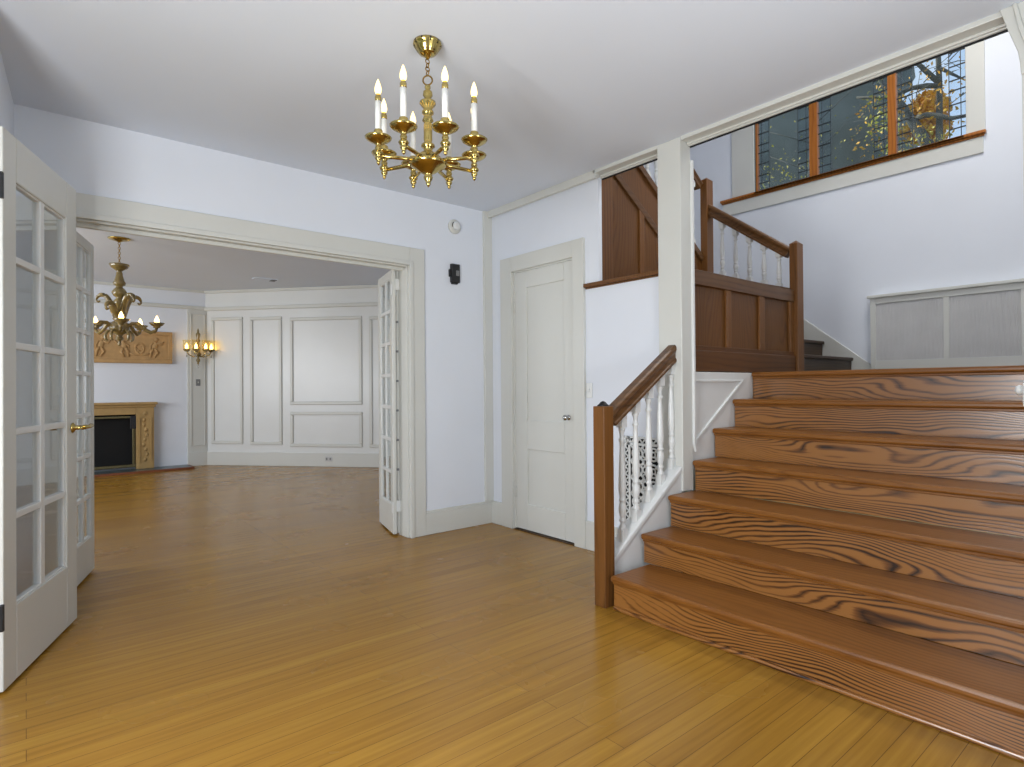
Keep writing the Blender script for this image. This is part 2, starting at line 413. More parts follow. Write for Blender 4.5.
# ------------------------------------------------------------------ hall trim
def casing_opening():
    m = MB()
    y0, y1 = YB-0.022, YB+0.004
    m.box(XJ1, XJ1+0.135, y0, y1, 0, ZH+0.135).box(XJ0-0.135, XJ0, y0, y1, 0, ZH+0.135).box(XJ0, XJ1, y0, y1, ZH, ZH+0.135)
    # inner bead and jamb lining
    m.box(XJ1-0.002, XJ1+0.03, y0-0.012, y0, 0, ZH+0.03).box(XJ0-0.03, XJ0+0.002, y0-0.012, y0, 0, ZH+0.03).box(XJ0, XJ1, y0-0.012, y0, ZH-0.002, ZH+0.03)
    m.box(XJ1-0.012, XJ1+0.002, YB, YB+0.14, 0, ZH).box(XJ0-0.002, XJ0+0.012, YB, YB+0.14, 0, ZH).box(XJ0, XJ1, YB, YB+0.14, ZH-0.012, ZH+0.002)
    m.box(XJ0, XJ1, YB+0.05, YB+0.075, ZH-0.035, ZH-0.01)
    return m
struct('trim_4', casing_opening(), M['trim'], 'wide warm white casing around the opening to the far room', 'trim', 0.004)
struct('baseboard_back', MB().box(XJ1+0.135, XW, YB-0.018, YB+0.004, 0, 0.165).box(XJ1+0.135, XW, YB-0.012, YB+0.004, 0.165, 0.185), M['trim'], 'tall warm white baseboard below the black wall box', 'baseboard', 0.003)
struct('trim_5', MB().box(2.963, XW, YB-0.024, YB+0.004, 0.185, H), M['trim'], 'vertical corner board between back wall and closet wall', 'trim', 0.004)
w = MB()
w.box(XW-0.022, XW+0.004, 3.67, 3.81, 0, 2.19).box(XW-0.022, XW+0.004, 2.87, 2.98, 0, 2.19).box(XW-0.022, XW+0.004, 2.98, 3.67, 2.07, 2.19)
w.box(XW, XW+0.1, 3.655, 3.672, 0, 2.07).box(XW, XW+0.1, 2.978, 2.99, 0, 2.07).box(XW, XW+0.1, 2.98, 3.67, 2.058, 2.072)
struct('trim_6', w, M['trim'], 'warm white casing around the closet door', 'trim', 0.003)
struct('baseboard_right', MB().box(XW-0.018, XW+0.004, 3.81, YB, 0, 0.185).box(XW-0.018, XW+0.004, 2.2, 2.87, 0, 0.2), M['trim'], 'baseboard along the closet wall', 'baseboard', 0.003)
# dropped edge / beam over the stair opening
w = MB()
w.box(3.0, 3.02, 2.73, YB, 2.565, H+0.01)
w.box(3.02, XW+0.002, 2.73, YB, 2.575, H+0.01)
w.box(3.0, 3.09, 0.0, 2.048, 2.598, H+0.02).box(3.0, 3.09, 2.217, 2.75, 2.598, H+0.02).box(3.02, 3.145, 0.0, 2.048, 2.625, H+0.12).box(3.02, 3.145, 2.217, 2.75, 2.625, H+0.12)
w.box(3.06, 3.09, 0.1, 2.048, 2.586, 2.598).box(3.06, 3.09, 2.217, 2.745, 2.586, 2.598)
w.box(3.07, 3.09, 0.1, 2.048, 2.578, 2.586).box(3.07, 3.09, 2.217, 2.745, 2.578, 2.586)
struct('beam', w, M['trim'], 'pale boxed beam along the ceiling edge above the steps', 'beam', 0.003)
struct('shadow_gap_strip', MB().box(3.082, 3.089, 0.1, 2.04, 2.57, 2.578).box(3.082, 3.089, 2.217, 2.74, 2.57, 2.578), M['iron'], 'thin dark strip drawn as the shadow gap under the pale beam', 'trim')  # dark strip stands in for the shadow gap below the beam
# square column
w = MB().box(2.997, 3.103, 2.05, 2.215, step_z(2), H-0.001)
struct('column', w, M['trim'], 'square warm white column rising from the third step', 'column', 0.004)
struct('trim_7', MB().box(3.098, 3.116, 2.036, 2.052, 0.79, 2.50).prism([(3.098, 0.79), (3.116, 0.79), (3.116, 0.74)], 'y', 2.036, 2.052), M['white'], 'slim white bead on the corner of the square column', 'trim', 0.002)
# right hand hanging post with an arched corner and turned drop
m = MB()
m.box(3.0, 3.14, 0.34, 0.497, 1.192, 2.36)
poly = [(0.497, 2.34), (0.499, 2.38), (0.505, 2.43), (0.520, 2.48), (0.535, 2.53), (0.548, 2.58), (0.56, H), (0.34, H), (0.34, 2.34)]
m.prism(poly, 'x', 2.985, 3.15)
m.prism([(0.470, 2.34), (0.474, 2.40), (0.486, 2.46), (0.502, 2.52), (0.518, H), (0.505, H), (0.488, 2.53), (0.470, 2.46), (0.458, 2.40), (0.452, 2.34)], 'x', 2.975, 2.985)
struct('trim_8', m, M['trim'], 'pale arched corner and post at the right end of the beam', 'trim', 0.003)
t = thing('turned_drop', (3.06, 0.43, 1.04), 'white turned drop with a round knob below the post at the right edge', 'ornament')
MB().box(2.995, 3.12, 0.36, 0.507, 1.045, 1.14).prism([(0.36, 1.14), (0.507, 1.14), (0.485, 1.19), (0.36, 1.19)], 'x', 2.997, 3.118).obj('block', M['white'], t, bevel=0.006)
MB().lathe([(0.012, 0), (0.014, 0.012), (0.024, 0.02), (0.026, 0.03), (0.02, 0.042), (0.004, 0.048)], seg=16, mat=Matrix.Translation((3.03, 0.498, 1.11)) @ Matrix.Scale(0.8, 4) @ Matrix.Rotation(-PI/2, 4, 'X')).obj('knob', M['white'], t)

# ------------------------------------------------------------------ closet door (paneled, two panels)
t = thing('door_1', (3.05, 3.325, 0.01), 'warm white two panel closet door with a small nickel knob', 'door', kind='structure')
m = MB()
X0, X1 = 3.05, 3.088
m.box(X0, X1, 2.992, 3.095, 0.012, 2.058).box(X0, X1, 3.515, 3.655, 0.012, 2.058)
m.box(X0, X1, 3.095, 3.515, 1.925, 2.058).box(X0, X1, 3.095, 3.515, 0.65, 0.88).box(X0, X1, 3.095, 3.515, 0.012, 0.215)
m.obj('door_frame', M['trim'], t, bevel=0.004)
for z0, z1 in ((0.88, 1.925), (0.215, 0.65)):
    p = MB(); p.box(X0+0.012, X1-0.012, 3.095, 3.515, z0, z1).obj('door_panel', M['trim'], t)
m = MB(); R90 = Matrix.Translation((X0, 3.05, 0.915)) @ Matrix.Rotation(-PI/2, 4, 'Y') @ Matrix.Scale(0.78, 4)
m.lathe([(0.024, 0.0), (0.026, 0.004), (0.02, 0.007), (0.009, 0.01), (0.009, 0.03), (0.02, 0.036), (0.027, 0.046), (0.026, 0.058), (0.015, 0.066), (0.002, 0.068)], seg=20, mat=R90)
m.obj('knob', M['chrome'], t)
for z in (0.3, 1.78):
    MB().lathe([(0.006, -0.045), (0.006, 0.045)], c=(X0-0.006, 3.652, z), seg=10).obj('hinge', M['trim'], t)
struct('threshold', MB().box(3.03, 3.16, 2.99, 3.655, 0.0, 0.008), M['darktread'], 'dark wooden threshold under the closet door', 'threshold')

# ------------------------------------------------------------------ glazed folding and hinged doors
def glazed_leaf(name, hinge, end, z0, z1, thick, side, cols, rows, label, cat='door', group=None, mat='trim', th_mat=None):
    """cols: [(s0, s1)..] pane spans; rows: z boundaries of the panes; side=+1 puts the thickness to the left of the hinge-end line"""
    hx, hy = hinge; d = Vector((end[0]-hx, end[1]-hy, 0)); W = d.length; d.normalize(); n = Vector((-d.y, d.x, 0))*side
    T = Matrix.Translation((hx, hy, 0)) @ Matrix(((d.x, n.x, 0, 0), (d.y, n.y, 0, 0), (0, 0, 1, 0), (0, 0, 0, 1)))
    t = thing(name, (hx + d.x*W/2, hy + d.y*W/2, z0), label, cat, group, 'structure')
    m = MB(); bar = 0.028
    s_in0, s_in1 = cols[0][0], cols[-1][1]; zb, zt = rows[0], rows[-1]
    m.box(0, s_in0, 0, thick, z0, z1, T).box(s_in1, W, 0, thick, z0, z1, T).box(s_in0, s_in1, 0, thick, z0, zb, T).box(s_in0, s_in1, 0, thick, zt, z1, T)
    m.obj('door_frame', M[mat], t, bevel=0.005)
    m = MB()
    for i in range(len(cols)-1):
        m.box(cols[i][1], cols[i+1][0], thick*0.12, thick*0.88, zb, zt, T)
    for z in rows[1:-1]:
        for a, b_ in cols:
            m.box(a, b_, thick*0.12, thick*0.88, z-bar/2, z+bar/2, T)
    # glazing beads around the glass field
    e = 0.008
    m.box(s_in0-0.002, s_in0+e, thick*0.2, thick*0.8, zb, zt, T).box(s_in1-e, s_in1+0.002, thick*0.2, thick*0.8, zb, zt, T)
    m.box(s_in0, s_in1, thick*0.2, thick*0.8, zb-0.002, zb+e, T).box(s_in0, s_in1, thick*0.2, thick*0.8, zt-e, zt+0.002, T)
    m.obj('glazing_bars', M['white'], t, bevel=0.004)
    m = MB()
    for a, b_ in cols:
        for k in range(len(rows)-1):
            m.box(a-0.004, b_+0.004, thick*0.46, thick*0.54, rows[k]-0.002, rows[k+1]+0.002, T)
    m.obj('panes', M['glass'], t)
    return t, T, W

t, T, W = glazed_leaf('door_2', (-0.066, 2.918), (0.196, 3.634), 0.012, 2.135, 0.042, 1, [(0.113, 0.352), (0.394, 0.632)],
                      [0.303, 0.649, 0.977, 1.317, 1.655, 1.958], 'large ten pane glazed door standing open in the left foreground')
m = MB()                                         # brass lever on a rose
Rl = T @ Matrix.Translation((0.70, 0.0, 0.957)) @ Matrix.Rotation(PI/2, 4, 'X')
m.lathe([(0.024, 0), (0.026, 0.003), (0.02, 0.008), (0.011, 0.011), (0.011, 0.04), (0.012, 0.045), (0.001, 0.046)], seg=18, mat=Rl)
m.tube([T @ Vector((0.70 - 0.0, -0.042, 0.957)), T @ Vector((0.725, -0.048, 0.959)), T @ Vector((0.765, -0.05, 0.957)), T @ Vector((0.805, -0.048, 0.961))], [0.011, 0.011, 0.009, 0.012], seg=10)
m.obj('lever_handle', M['brass'], t)
m = MB()
Rl = T @ Matrix.Translation((0.70, 0.042, 0.957)) @ Matrix.Rotation(-PI/2, 4, 'X')
m.lathe([(0.024, 0), (0.026, 0.003), (0.02, 0.008), (0.011, 0.011), (0.011, 0.04), (0.012, 0.045), (0.001, 0.046)], seg=18, mat=Rl)
m.tube([T @ Vector((0.70, 0.084, 0.957)), T @ Vector((0.74, 0.09, 0.958)), T @ Vector((0.80, 0.09, 0.957))], [0.011, 0.01, 0.01], seg=10)
m.obj('lever_handle', M['brass'], t)
for z0, z1 in ((2.035, 2.132), (0.25, 0.345)):
    MB().box(W-0.004, W+0.004, 0.008, 0.034, z0, z1, T).box(W, W+0.012, 0.016, 0.026, (z0+z1)/2-0.012, (z0+z1)/2+0.012, T).obj('flush_bolt', M['brass'], t, bevel=0.002)
for z0 in (0.24, 1.86):
    MB().box(-0.012, 0.004, -0.004, 0.02, z0, z0+0.1, T).obj('hinge', M['black'], t, bevel=0.003)

rows7 = [0.235 + i*0.2515 for i in range(8)]
cols2 = [(0.07, 0.231), (0.253, 0.42)]
def bif(name, hinge, end, side, label):
    t, T, W = glazed_leaf(name, hinge, end, 0.014, 2.058, 0.03, side, cols2, rows7, label)
    for z0 in (0.18, 1.86):
        MB().box(-0.008, 0.03, -0.006 if side < 0 else -0.006, 0.004, z0, z0+0.08, T).obj('hinge', M['white'], t, bevel=0.002)
    return t
d3 = bif('door_3', (2.178, 4.088), (2.302, 4.566), -1, 'front leaf of the folded white glazed pair on the right of the opening')
d4 = bif('door_4', (2.222, 4.11), (2.346, 4.588), -1, 'rear leaf of the folded glazed pair against the right jamb')
bif('door_5', (0.20, 4.11), (0.335, 4.57), 1, 'narrow glazed leaf on the left of the opening behind the large door')
bif('door_6', (0.155, 4.125), (0.29, 4.585), 1, 'rear leaf of the folded glazed pair on the left of the opening')
for z in (0.185, 1.90):
    MB().box(2.204, 2.244, 4.083, 4.092, z, z+0.085).obj('hinge', M['white'], d3, bevel=0.002)
for k in range(6):
    MB().box(2.214, 2.234, 4.092, 4.104, 0.50+0.229*k, 0.516+0.229*k).obj('gap_mark', M['grey'], d4)  # grey blocks put in for the dark gaps between the folded leaves
# ------------------------------------------------------------------ main staircase (7 wide steps)
st = thing('staircase', (3.2, 1.1, 0.0), 'seven wide grained oak steps climbing right from the hall floor', 'staircase')
for k in range(7):
    x, z = step_x(k), step_z(k)
    zp = 0.0 if k == 0 else (0.175 if k == 1 else step_z(k-1))
    yl = 2.045 if k < 4 else Y0 + 0.0045*k
    if k == 0: x, z, yl = 2.291, 0.175, 2.008
    MB().box(x+0.03, x+0.052, 0.102, yl-0.002, zp-0.0 if k else 0.0, z-0.032).obj('riser', M['riser'], st)
    if k < 6:
        MB().box(x, step_x(k+1)+0.034, 0.102, yl, z-0.032, z).obj('tread', M['tread'], st, bevel=0.011)
    else:
        MB().box(x, x+0.12, 0.102, Y0+0.024, z-0.032, z).obj('landing_nosing', M['tread'], st, bevel=0.011)
    MB().box(x+0.018, x+0.032, 0.102, yl-0.002, z-0.046, z-0.031).obj('cove_moulding', M['tread'], st, bevel=0.004)
MB().box(2.305, 2.325, 0.102, 2.004, 0.0, 0.018).obj('shoe_moulding', M['riser'], st, bevel=0.006)
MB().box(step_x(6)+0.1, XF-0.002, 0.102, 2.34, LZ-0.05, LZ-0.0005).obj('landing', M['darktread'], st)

prof = [(2.345, 0.0), (2.345, 0.14)]
for k in range(1, 7):
    prof += [(step_x(k)+0.054, (0.175 if k == 1 else step_z(k-1))-0.034), (step_x(k)+0.054, step_z(k)-0.034)]
prof += [(step_x(6)+0.09, step_z(6)-0.052), (step_x(6)+0.09, 0.0)]
MB().prism(prof, 'y', 0.104, 0.13).obj('end_stringer', M['white'], st)
# white stepped stringer under the landing (left side of the steps)
m = MB()
poly = [(3.02, 0.0), (3.02, step_z(2)+0.0)]
pts = [(3.10, 0.30), (3.10, LZ-0.004), (step_x(6)+0.03, LZ-0.004), (step_x(6)+0.03, step_z(5))]
pts = [(3.10, 0.0), (3.10, LZ-0.004), (step_x(6)+0.028, LZ-0.004), (step_x(6)+0.028, 0.0)]
m.prism(pts, 'y', 2.072, 2.10)
b_ = struct('trim_9', m, M['white'], 'white panelled stringer beside the upper steps below the brown panelling', 'trim', 0.003)
m = MB()
m.box(3.16, 3.715, 2.062, 2.074, 1.162, 1.176)
d = Vector((3.715-3.355, 0, 1.172-0.985)).normalized()
def slope_bar(mb, x0, z0, x1, z1, wd, y0, y1):
    d = Vector((x1-x0, 0, z1-z0)).normalized(); n = Vector((-d.z, 0, d.x))*wd/2
    mb.prism([(x0+n.x, z0+n.z), (x1+n.x, z1+n.z), (x1-n.x, z1-n.z), (x0-n.x, z0-n.z)], 'y', y0, y1)
    return mb
slope_bar(m, 3.15, 0.80, 3.715, 1.172, 0.018, 2.06, 2.074)
struct('trim_10', m, M['white'], 'triangular moulding on the white stringer', 'trim', 0.003)

# ------------------------------------------------------------------ lower balustrade
def baluster_bm(z0, z1, cx, cy, mat_rot=None, w=0.021):
    """square block, turned vase and shaft, square block: z0..z1"""
    m = MB(); h = z1-z0
    m.box(cx-w, cx+w, cy-w, cy+w, z0-0.03, z0+0.085*h)
    m.box(cx-w, cx+w, cy-w, cy+w, z1-0.105*h, z1+0.02)
    P = [(0.020, 0.085), (0.0205, 0.10), (0.012, 0.125), (0.013, 0.14), (0.020, 0.155), (0.013, 0.17), (0.0125, 0.18), (0.020, 0.22), (0.0215, 0.25), (0.018, 0.285), (0.0125, 0.30), (0.019, 0.312), (0.019, 0.325),
         (0.0135, 0.335), (0.019, 0.37), (0.0205, 0.42), (0.019, 0.50), (0.016, 0.62), (0.0125, 0.73), (0.0115, 0.77), (0.0175, 0.785), (0.0175, 0.80), (0.0115, 0.812), (0.0125, 0.85), (0.018, 0.873), (0.0195, 0.88), (0.016, 0.895)]
    m.lathe([(r*w/0.021, z*h) for r, z in P], c=(cx, cy, z0), seg=14)
    return m
def newel(name, x0, x1, y0, y1, z0, z1, mat, parent, cap='pyramid', side=0.0):
    m = MB(); m.box(x0, x1, y0, y1, z0, z1)
    c = ((x0+x1)/2, (y0+y1)/2)
    if cap == 'pyramid':
        v = [m.bm.verts.new((x, y, z1)) for x, y in ((x0, y0), (x1, y0), (x1, y1), (x0, y1))]; a = m.bm.verts.new((c[0], c[1], z1+0.03))
        for i in range(4): m.bm.faces.new((v[i], v[(i+1) % 4], a))
    return m.obj(name, mat, parent, bevel=0.004)
lb = thing('stair_balustrade', (2.324, 2.07, 0.0), 'short balustrade with brown rail and white balusters at the foot of the steps', 'balustrade')
nw = newel('newel_post', 2.287, 2.362, 2.034, 2.11, 0.0, 1.036, M['post'], lb, cap='none')
MB().lathe([(0.03, 0.0), (0.031, 0.006), (0.022, 0.012), (0.014, 0.022), (0.004, 0.027)], c=(2.324, 2.072, 1.035), seg=16).obj('cap', M['iron'], nw)
def YL(x): return 2.082 + (x-2.355)*0.062
def rail_prism(mb, p0, p1, hgt, wid, axis):
    """moulded rail between two top-centre points lying in an x-z plane (axis 'x') or y-z plane ('y')"""
    p0, p1 = Vector(p0), Vector(p1); d = (p1-p0).normalized(); side = Vector((0, 1, 0)) if axis == 'x' else Vector((1, 0, 0))
    up = d.cross(side); up = up if up.z > 0 else -up
    prof = [(-0.32, 0.0), (0.32, 0.0), (0.47, -0.10), (0.5, -0.28), (0.42, -0.42), (0.36, -0.5), (0.36, -0.78), (0.46, -0.84), (0.46, -1.0), (-0.46, -1.0), (-0.46, -0.84), (-0.36, -0.78), (-0.36, -0.5), (-0.42, -0.42), (-0.5, -0.28), (-0.47, -0.10)]
    A = [mb.bm.verts.new(p0 + side*a*wid + up*b*hgt) for a, b in prof]; B = [mb.bm.verts.new(p1 + side*a*wid + up*b*hgt) for a, b in prof]
    n = len(prof); mb.bm.faces.new(A); mb.bm.faces.new(B[::-1])
    for i in range(n): mb.bm.faces.new((A[i], B[i], B[(i+1) % n], A[(i+1) % n]))
    return mb
R0, R1 = (2.355, 2.082, 1.004), (3.0, 2.122, 1.387)
rail_prism(MB(), R0, R1, 0.088, 0.07, 'x').obj('handrail', M['railw'], lb, bevel=0.003)
sl = (R1[2]-R0[2])/(R1[0]-R0[0])
ssl = (0.63-0.256)/(2.959-2.425)
def st_top(x): return 0.256 + ssl*(x-2.425) + 0.0
m = MB()
m.prism([(2.362, 0.0), (2.362, st_top(2.362)-0.02), (3.0, st_top(3.0)-0.02), (3.0, 0.0)], 'y', 2.062, 2.135)
m.obj('stringer', M['white'], lb, bevel=0.002)
m = MB(); slope_bar(m, 2.362, st_top(2.362)-0.008, 3.0, st_top(3.0)-0.008, 0.028, 2.054, 2.148); m.obj('base_rail', M['white'], lb, bevel=0.006)
for x in (2.493, 2.62, 2.747, 2.864):
    zt = R0[2] + sl*(x-R0[0]) - 0.088/math.cos(math.atan(sl)) + 0.004
    baluster_bm(st_top(x)+0.004, zt, x, YL(x)).obj('baluster', M['white'], lb)
x = 2.985
m = baluster_bm(st_top(x)+0.004, R0[2] + sl*(x-R0[0]) - 0.105, x, YL(x)); m.obj('half_baluster', M['white'], lb)

# decorative heating grille on the half wall behind the balusters
g = thing('wall_grille', (3.04, 2.36, 0.26), 'white fretwork heating grille over a dark recess behind the balusters', 'grille')
GY0, GY1, GZ0, GZ1 = 2.175, 2.522, 0.24, 0.815
MB().box(3.030, 3.036, GY0, GY1, GZ0, GZ1).obj('dark_backing', M['void'], g)  # black sheet stands in for the shaded recess behind the fretwork
m = MB(); x0, x1 = 3.0225, 3.0305
b = 0.012
m.box(x0, x1, GY0, GY1, GZ1-b, GZ1).box(x0, x1, GY0, GY1, GZ0, GZ0+b).box(x0, x1, GY0, GY0+b, GZ0, GZ1).box(x0, x1, GY1-b, GY1, GZ0, GZ1)
m.obj('frame', M['white'], g, bevel=0.002)
m = MB()
m.box(x0, x1, GY1-0.055, GY1-0.04, GZ0, GZ1).box(x0, x1, GY0+0.04, GY0+0.055, GZ0, GZ1).box(x0, x1, GY0, GY1, GZ1-0.055, GZ1-0.04)
n = 26
for i in range(n):                                  # border of small zigzags
    za = GZ0 + (GZ1-GZ0)*i/n; zb = GZ0 + (GZ1-GZ0)*(i+1)/n
    for ya, yb in ((GY1-0.04, GY1-0.012), (GY0+0.012, GY0+0.04)):
        if i % 2: ya, yb = yb, ya
        m.prism([(ya-0.006, za), (ya+0.006, za), (yb+0.006, zb), (yb-0.006, zb)], 'x', x0, x1)
n = 16
for i in range(n):
    ya = GY0 + (GY1-GY0)*i/n; yb = GY0 + (GY1-GY0)*(i+1)/n
    za, zb = (GZ1-0.04, GZ1-0.012) if i % 2 else (GZ1-0.012, GZ1-0.04)
    m.prism([(ya, za-0.006), (ya, za+0.006), (yb, zb+0.006), (yb, zb-0.006)], 'x', x0, x1)
cy = (GY0+GY1)/2; half = (GY1-GY0)/2-0.05
for i in range(11):
    zc = GZ0 + 0.04 + i*0.047
    m.torus((0.5*(x0+x1), cy, zc), 0.019, 0.006, Vector((1, 0, 0)), seg=12, rs=6)
rowsn = 5; pitch = (GZ1-0.055-GZ0)/rowsn
for i in range(rowsn):                              # interlaced circles and diagonals
    zc = GZ0 + pitch*(i+0.5)
    for yc in (cy-half/2, cy+half/2):
        m.torus((0.5*(x0+x1), yc, zc), 0.040, 0.0065, Vector((1, 0, 0)), seg=16, rs=6)
        m.torus((0.5*(x0+x1), yc, zc), 0.016, 0.005, Vector((1, 0, 0)), seg=12, rs=6)
        for a in range(4):
            an = PI/4 + a*PI/2
            m.tube([(0.5*(x0+x1), yc+0.016*math.cos(an), zc+0.016*math.sin(an)), (0.5*(x0+x1), yc+0.074*math.cos(an), zc+0.074*math.sin(an))], 0.0075, seg=6)
m.obj('fretwork', M['white'], g)

# light switch on the closet wall
t = thing('light_switch', (XW-0.004, 2.845, 1.06), 'white light switch plate on the wall right of the closet door', 'light switch')
MB().box(XW-0.006, XW, 2.81, 2.865, 1.06, 1.165).obj('plate', M['white'], t, bevel=0.003)
MB().box(XW-0.014, XW-0.005, 2.832, 2.844, 1.10, 1.125).obj('toggle', M['white'], t, bevel=0.002)

# ------------------------------------------------------------------ brown panelling over the closet box
def zA(u): return 2.877 - 0.716*(u-3.675)
def zB(u): return 2.735 - 0.703*(u-3.425)
bp_ = thing('stair_panelling', (3.8, 2.12, LZ), 'brown three panel wainscot between the column and the landing post', 'panelling')
MB().box(3.118, 4.528, 2.118, 2.145, LZ+0.1, 1.80).obj('panel', M['panel'], bp_)
MB().box(3.118, 4.528, 2.095, 2.147, 1.772, 1.866).obj('top_rail', M['railw'], bp_, bevel=0.004)
MB().box(3.118, 4.528, 2.10, 2.118, 1.362, 1.392).obj('bottom_rail', M['panelflat'], bp_, bevel=0.003)
for a, b in ((3.118, 3.21), (3.58, 3.642), (4.014, 4.086), (4.466, 4.528)):
    MB().box(a, b, 2.10, 2.118, 1.392, 1.772).obj('stile', M['post'], bp_, bevel=0.003)
MB().box(3.118, 4.528, 2.088, 2.147, LZ+0.0005, 1.362).obj('skirting_board', M['panelflat'], bp_, bevel=0.006)
struct('ledge', MB().box(3.19, 4.528, 2.148, 2.83, 1.80, 1.832), M['panel'], 'hidden brown shelf above the closet', 'ledge')
struct('trim_11', MB().box(3.012, 3.20, 2.217, 2.743, 1.832, 1.858).box(3.012, XW, 2.743, 2.862, 1.832, 1.858).box(3.03, XW, 2.217, 2.862, 1.822, 1.832), M['panel'], 'brown wooden cap on the white half wall', 'trim', 0.004)

# side of the upper flight seen over the half wall
uf = thing('upper_staircase', (3.8, 2.9, 1.832), 'brown panelled side of the upper flight seen over the half wall', 'staircase')
PY0, PY1 = 2.876, 2.93
m = MB(); m.prism([(3.082, 1.833), (4.53, 1.833), (4.53, zA(4.53)), (3.082, zA(3.082))], 'y', PY0+0.014, PY1); m.obj('side_panel', M['panel'], uf)
m = MB(); slope_bar(m, 3.082, zA(3.082)-0.028, 4.53, zA(4.53)-0.028, 0.05, PY0-0.006, PY1+0.01); m.obj('string_cap', M['railw'], uf, bevel=0.004)
m = MB(); slope_bar(m, 3.082, zB(3.082)-0.03, 4.53, zB(4.53)-0.03, 0.052, PY0-0.002, PY0+0.015); m.obj('sloping_moulding', M['railw'], uf, bevel=0.005)
MB().box(3.082, 3.35, PY0, PY0+0.015, 1.833, 2.71).obj('stile', M['post'], uf, bevel=0.003)
m = MB(); m.prism([(3.666, 1.833), (3.728, 1.833), (3.728, zB(3.728)-0.05), (3.666, zB(3.666)-0.05)], 'y', PY0, PY0+0.015); m.obj('stile', M['post'], uf, bevel=0.003)
m = MB(); m.prism([(4.06, 1.833), (4.122, 1.833), (4.122, zB(4.122)-0.05), (4.06, zB(4.06)-0.05)], 'y', PY0, PY0+0.015); m.obj('stile', M['post'], uf, bevel=0.003)
# two visible dark steps from the landing plus the quarter landing above
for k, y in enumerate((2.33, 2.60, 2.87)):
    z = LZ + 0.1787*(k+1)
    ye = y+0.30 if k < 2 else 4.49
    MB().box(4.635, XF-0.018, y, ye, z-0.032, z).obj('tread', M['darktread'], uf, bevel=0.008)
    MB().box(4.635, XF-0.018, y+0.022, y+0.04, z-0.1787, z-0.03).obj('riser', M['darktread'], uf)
MB().prism([(2.15, LZ+0.001), (2.15, 1.892), (2.83, 2.104), (2.83, LZ+0.001)], 'x', 4.548, 4.628).obj('string', M['panel'], uf)

# upper balustrade
ub = thing('stair_balustrade', (4.58, 2.1, LZ), 'upper balustrade with two square brown posts and white balusters below the window', 'balustrade')
newel('newel_post', 4.53, 4.63, 2.07, 2.132, LZ, 2.225, M['post'], ub)
newel('newel_post', 4.53, 4.63, 2.836, 2.9, 1.40, 2.925, M['post'], ub)
rail_prism(MB(), (4.58, 2.128, 2.199), (4.58, 2.84, 2.715), 0.082, 0.068, 'y').obj('handrail', M['railw'], ub, bevel=0.003)
for i in range(5):
    y = 2.235 + 0.122*i
    zt = 2.222 + (y-2.16)*0.725 - 0.10
    baluster_bm(zt-(0.26 + 0.05*i), zt, 4.58, y).obj('baluster', M['white'], ub)
rail_prism(MB(), (4.535, 2.90, 2.90), (3.45, 2.90, 2.90+0.72*1.085), 0.075, 0.068, 'x').obj('handrail', M['railw'], ub, bevel=0.003)
for i in range(8):
    x = 4.405 - 0.122*i
    baluster_bm(zA(x)-0.01, 2.90 + 0.72*(4.535-x) - 0.09, x, 2.90).obj('baluster', M['white'], ub)
# skirting on the window wall following the steps
m = MB()
zs = lambda y: 1.462 + 0.795*(y-2.341)
m.prism([(2.155, LZ), (2.155, zs(2.155)), (2.9, zs(2.9)), (2.9, LZ)], 'x', XF-0.016, XF+0.003)
struct('trim_12', m, M['trim'], 'sloping white skirting board beside the two dark steps', 'trim', 0.003)

# ------------------------------------------------------------------ radiator cover on the landing
rc = thing('radiator_cover', (6.24, 1.3, LZ), 'long white radiator cover with grey perforated panels on the landing', 'radiator cover')
XR = 6.19
ys = [(1.573, 2.105), (1.05, 1.53), (0.52, 1.005)]
m = MB()
m.box(XR, XR+0.02, 2.105, 2.15, LZ, 1.955)
m.box(XR, XR+0.02, 1.53, 1.573, LZ+0.135, 1.90).box(XR, XR+0.02, 1.005, 1.05, LZ+0.135, 1.90).box(XR, XR+0.02, 0.475, 0.52, LZ, 1.955)
m.box(XR, XR+0.02, 0.52, 2.105, 1.90, 1.955).box(XR, XR+0.02, 0.52, 2.105, LZ, LZ+0.135)
m.box(XR+0.02, XF, 2.13, 2.15, LZ, 1.955)
m.obj('frame', M['trim'], rc, bevel=0.003)
MB().box(XR-0.02, XF, 0.45, 2.172, 1.955, 1.982).obj('top_board', M['trim'], rc, bevel=0.004)
for a, b in ys:
    m = MB(); n = 44; z0, z1 = LZ+0.137, 1.90
    xs = XR+0.008
    vs = []
    for i in range(n*2+1):
        yy = a + (b-a)*i/(2*n)
        xx = xs + (0.003 if i % 2 else 0.0)
        vs.append((m.bm.verts.new((xx, yy, z0)), m.bm.verts.new((xx, yy, z1)), m.bm.verts.new((xs+0.008, yy, z0)), m.bm.verts.new((xs+0.008, yy, z1))))
    for i in range(n*2):
        p, q = vs[i], vs[i+1]
        m.bm.faces.new((p[0], q[0], q[1], p[1])); m.bm.faces.new((p[2], p[3], q[3], q[2])); m.bm.faces.new((p[1], q[1], q[3], p[3])); m.bm.faces.new((p[0], p[2], q[2], q[0]))
    m.bm.faces.new((vs[0][0], vs[0][1], vs[0][3], vs[0][2])); m.bm.faces.new((vs[-1][0], vs[-1][2], vs[-1][3], vs[-1][1]))
    m.obj('grille_panel', M['grillecloth'], rc)

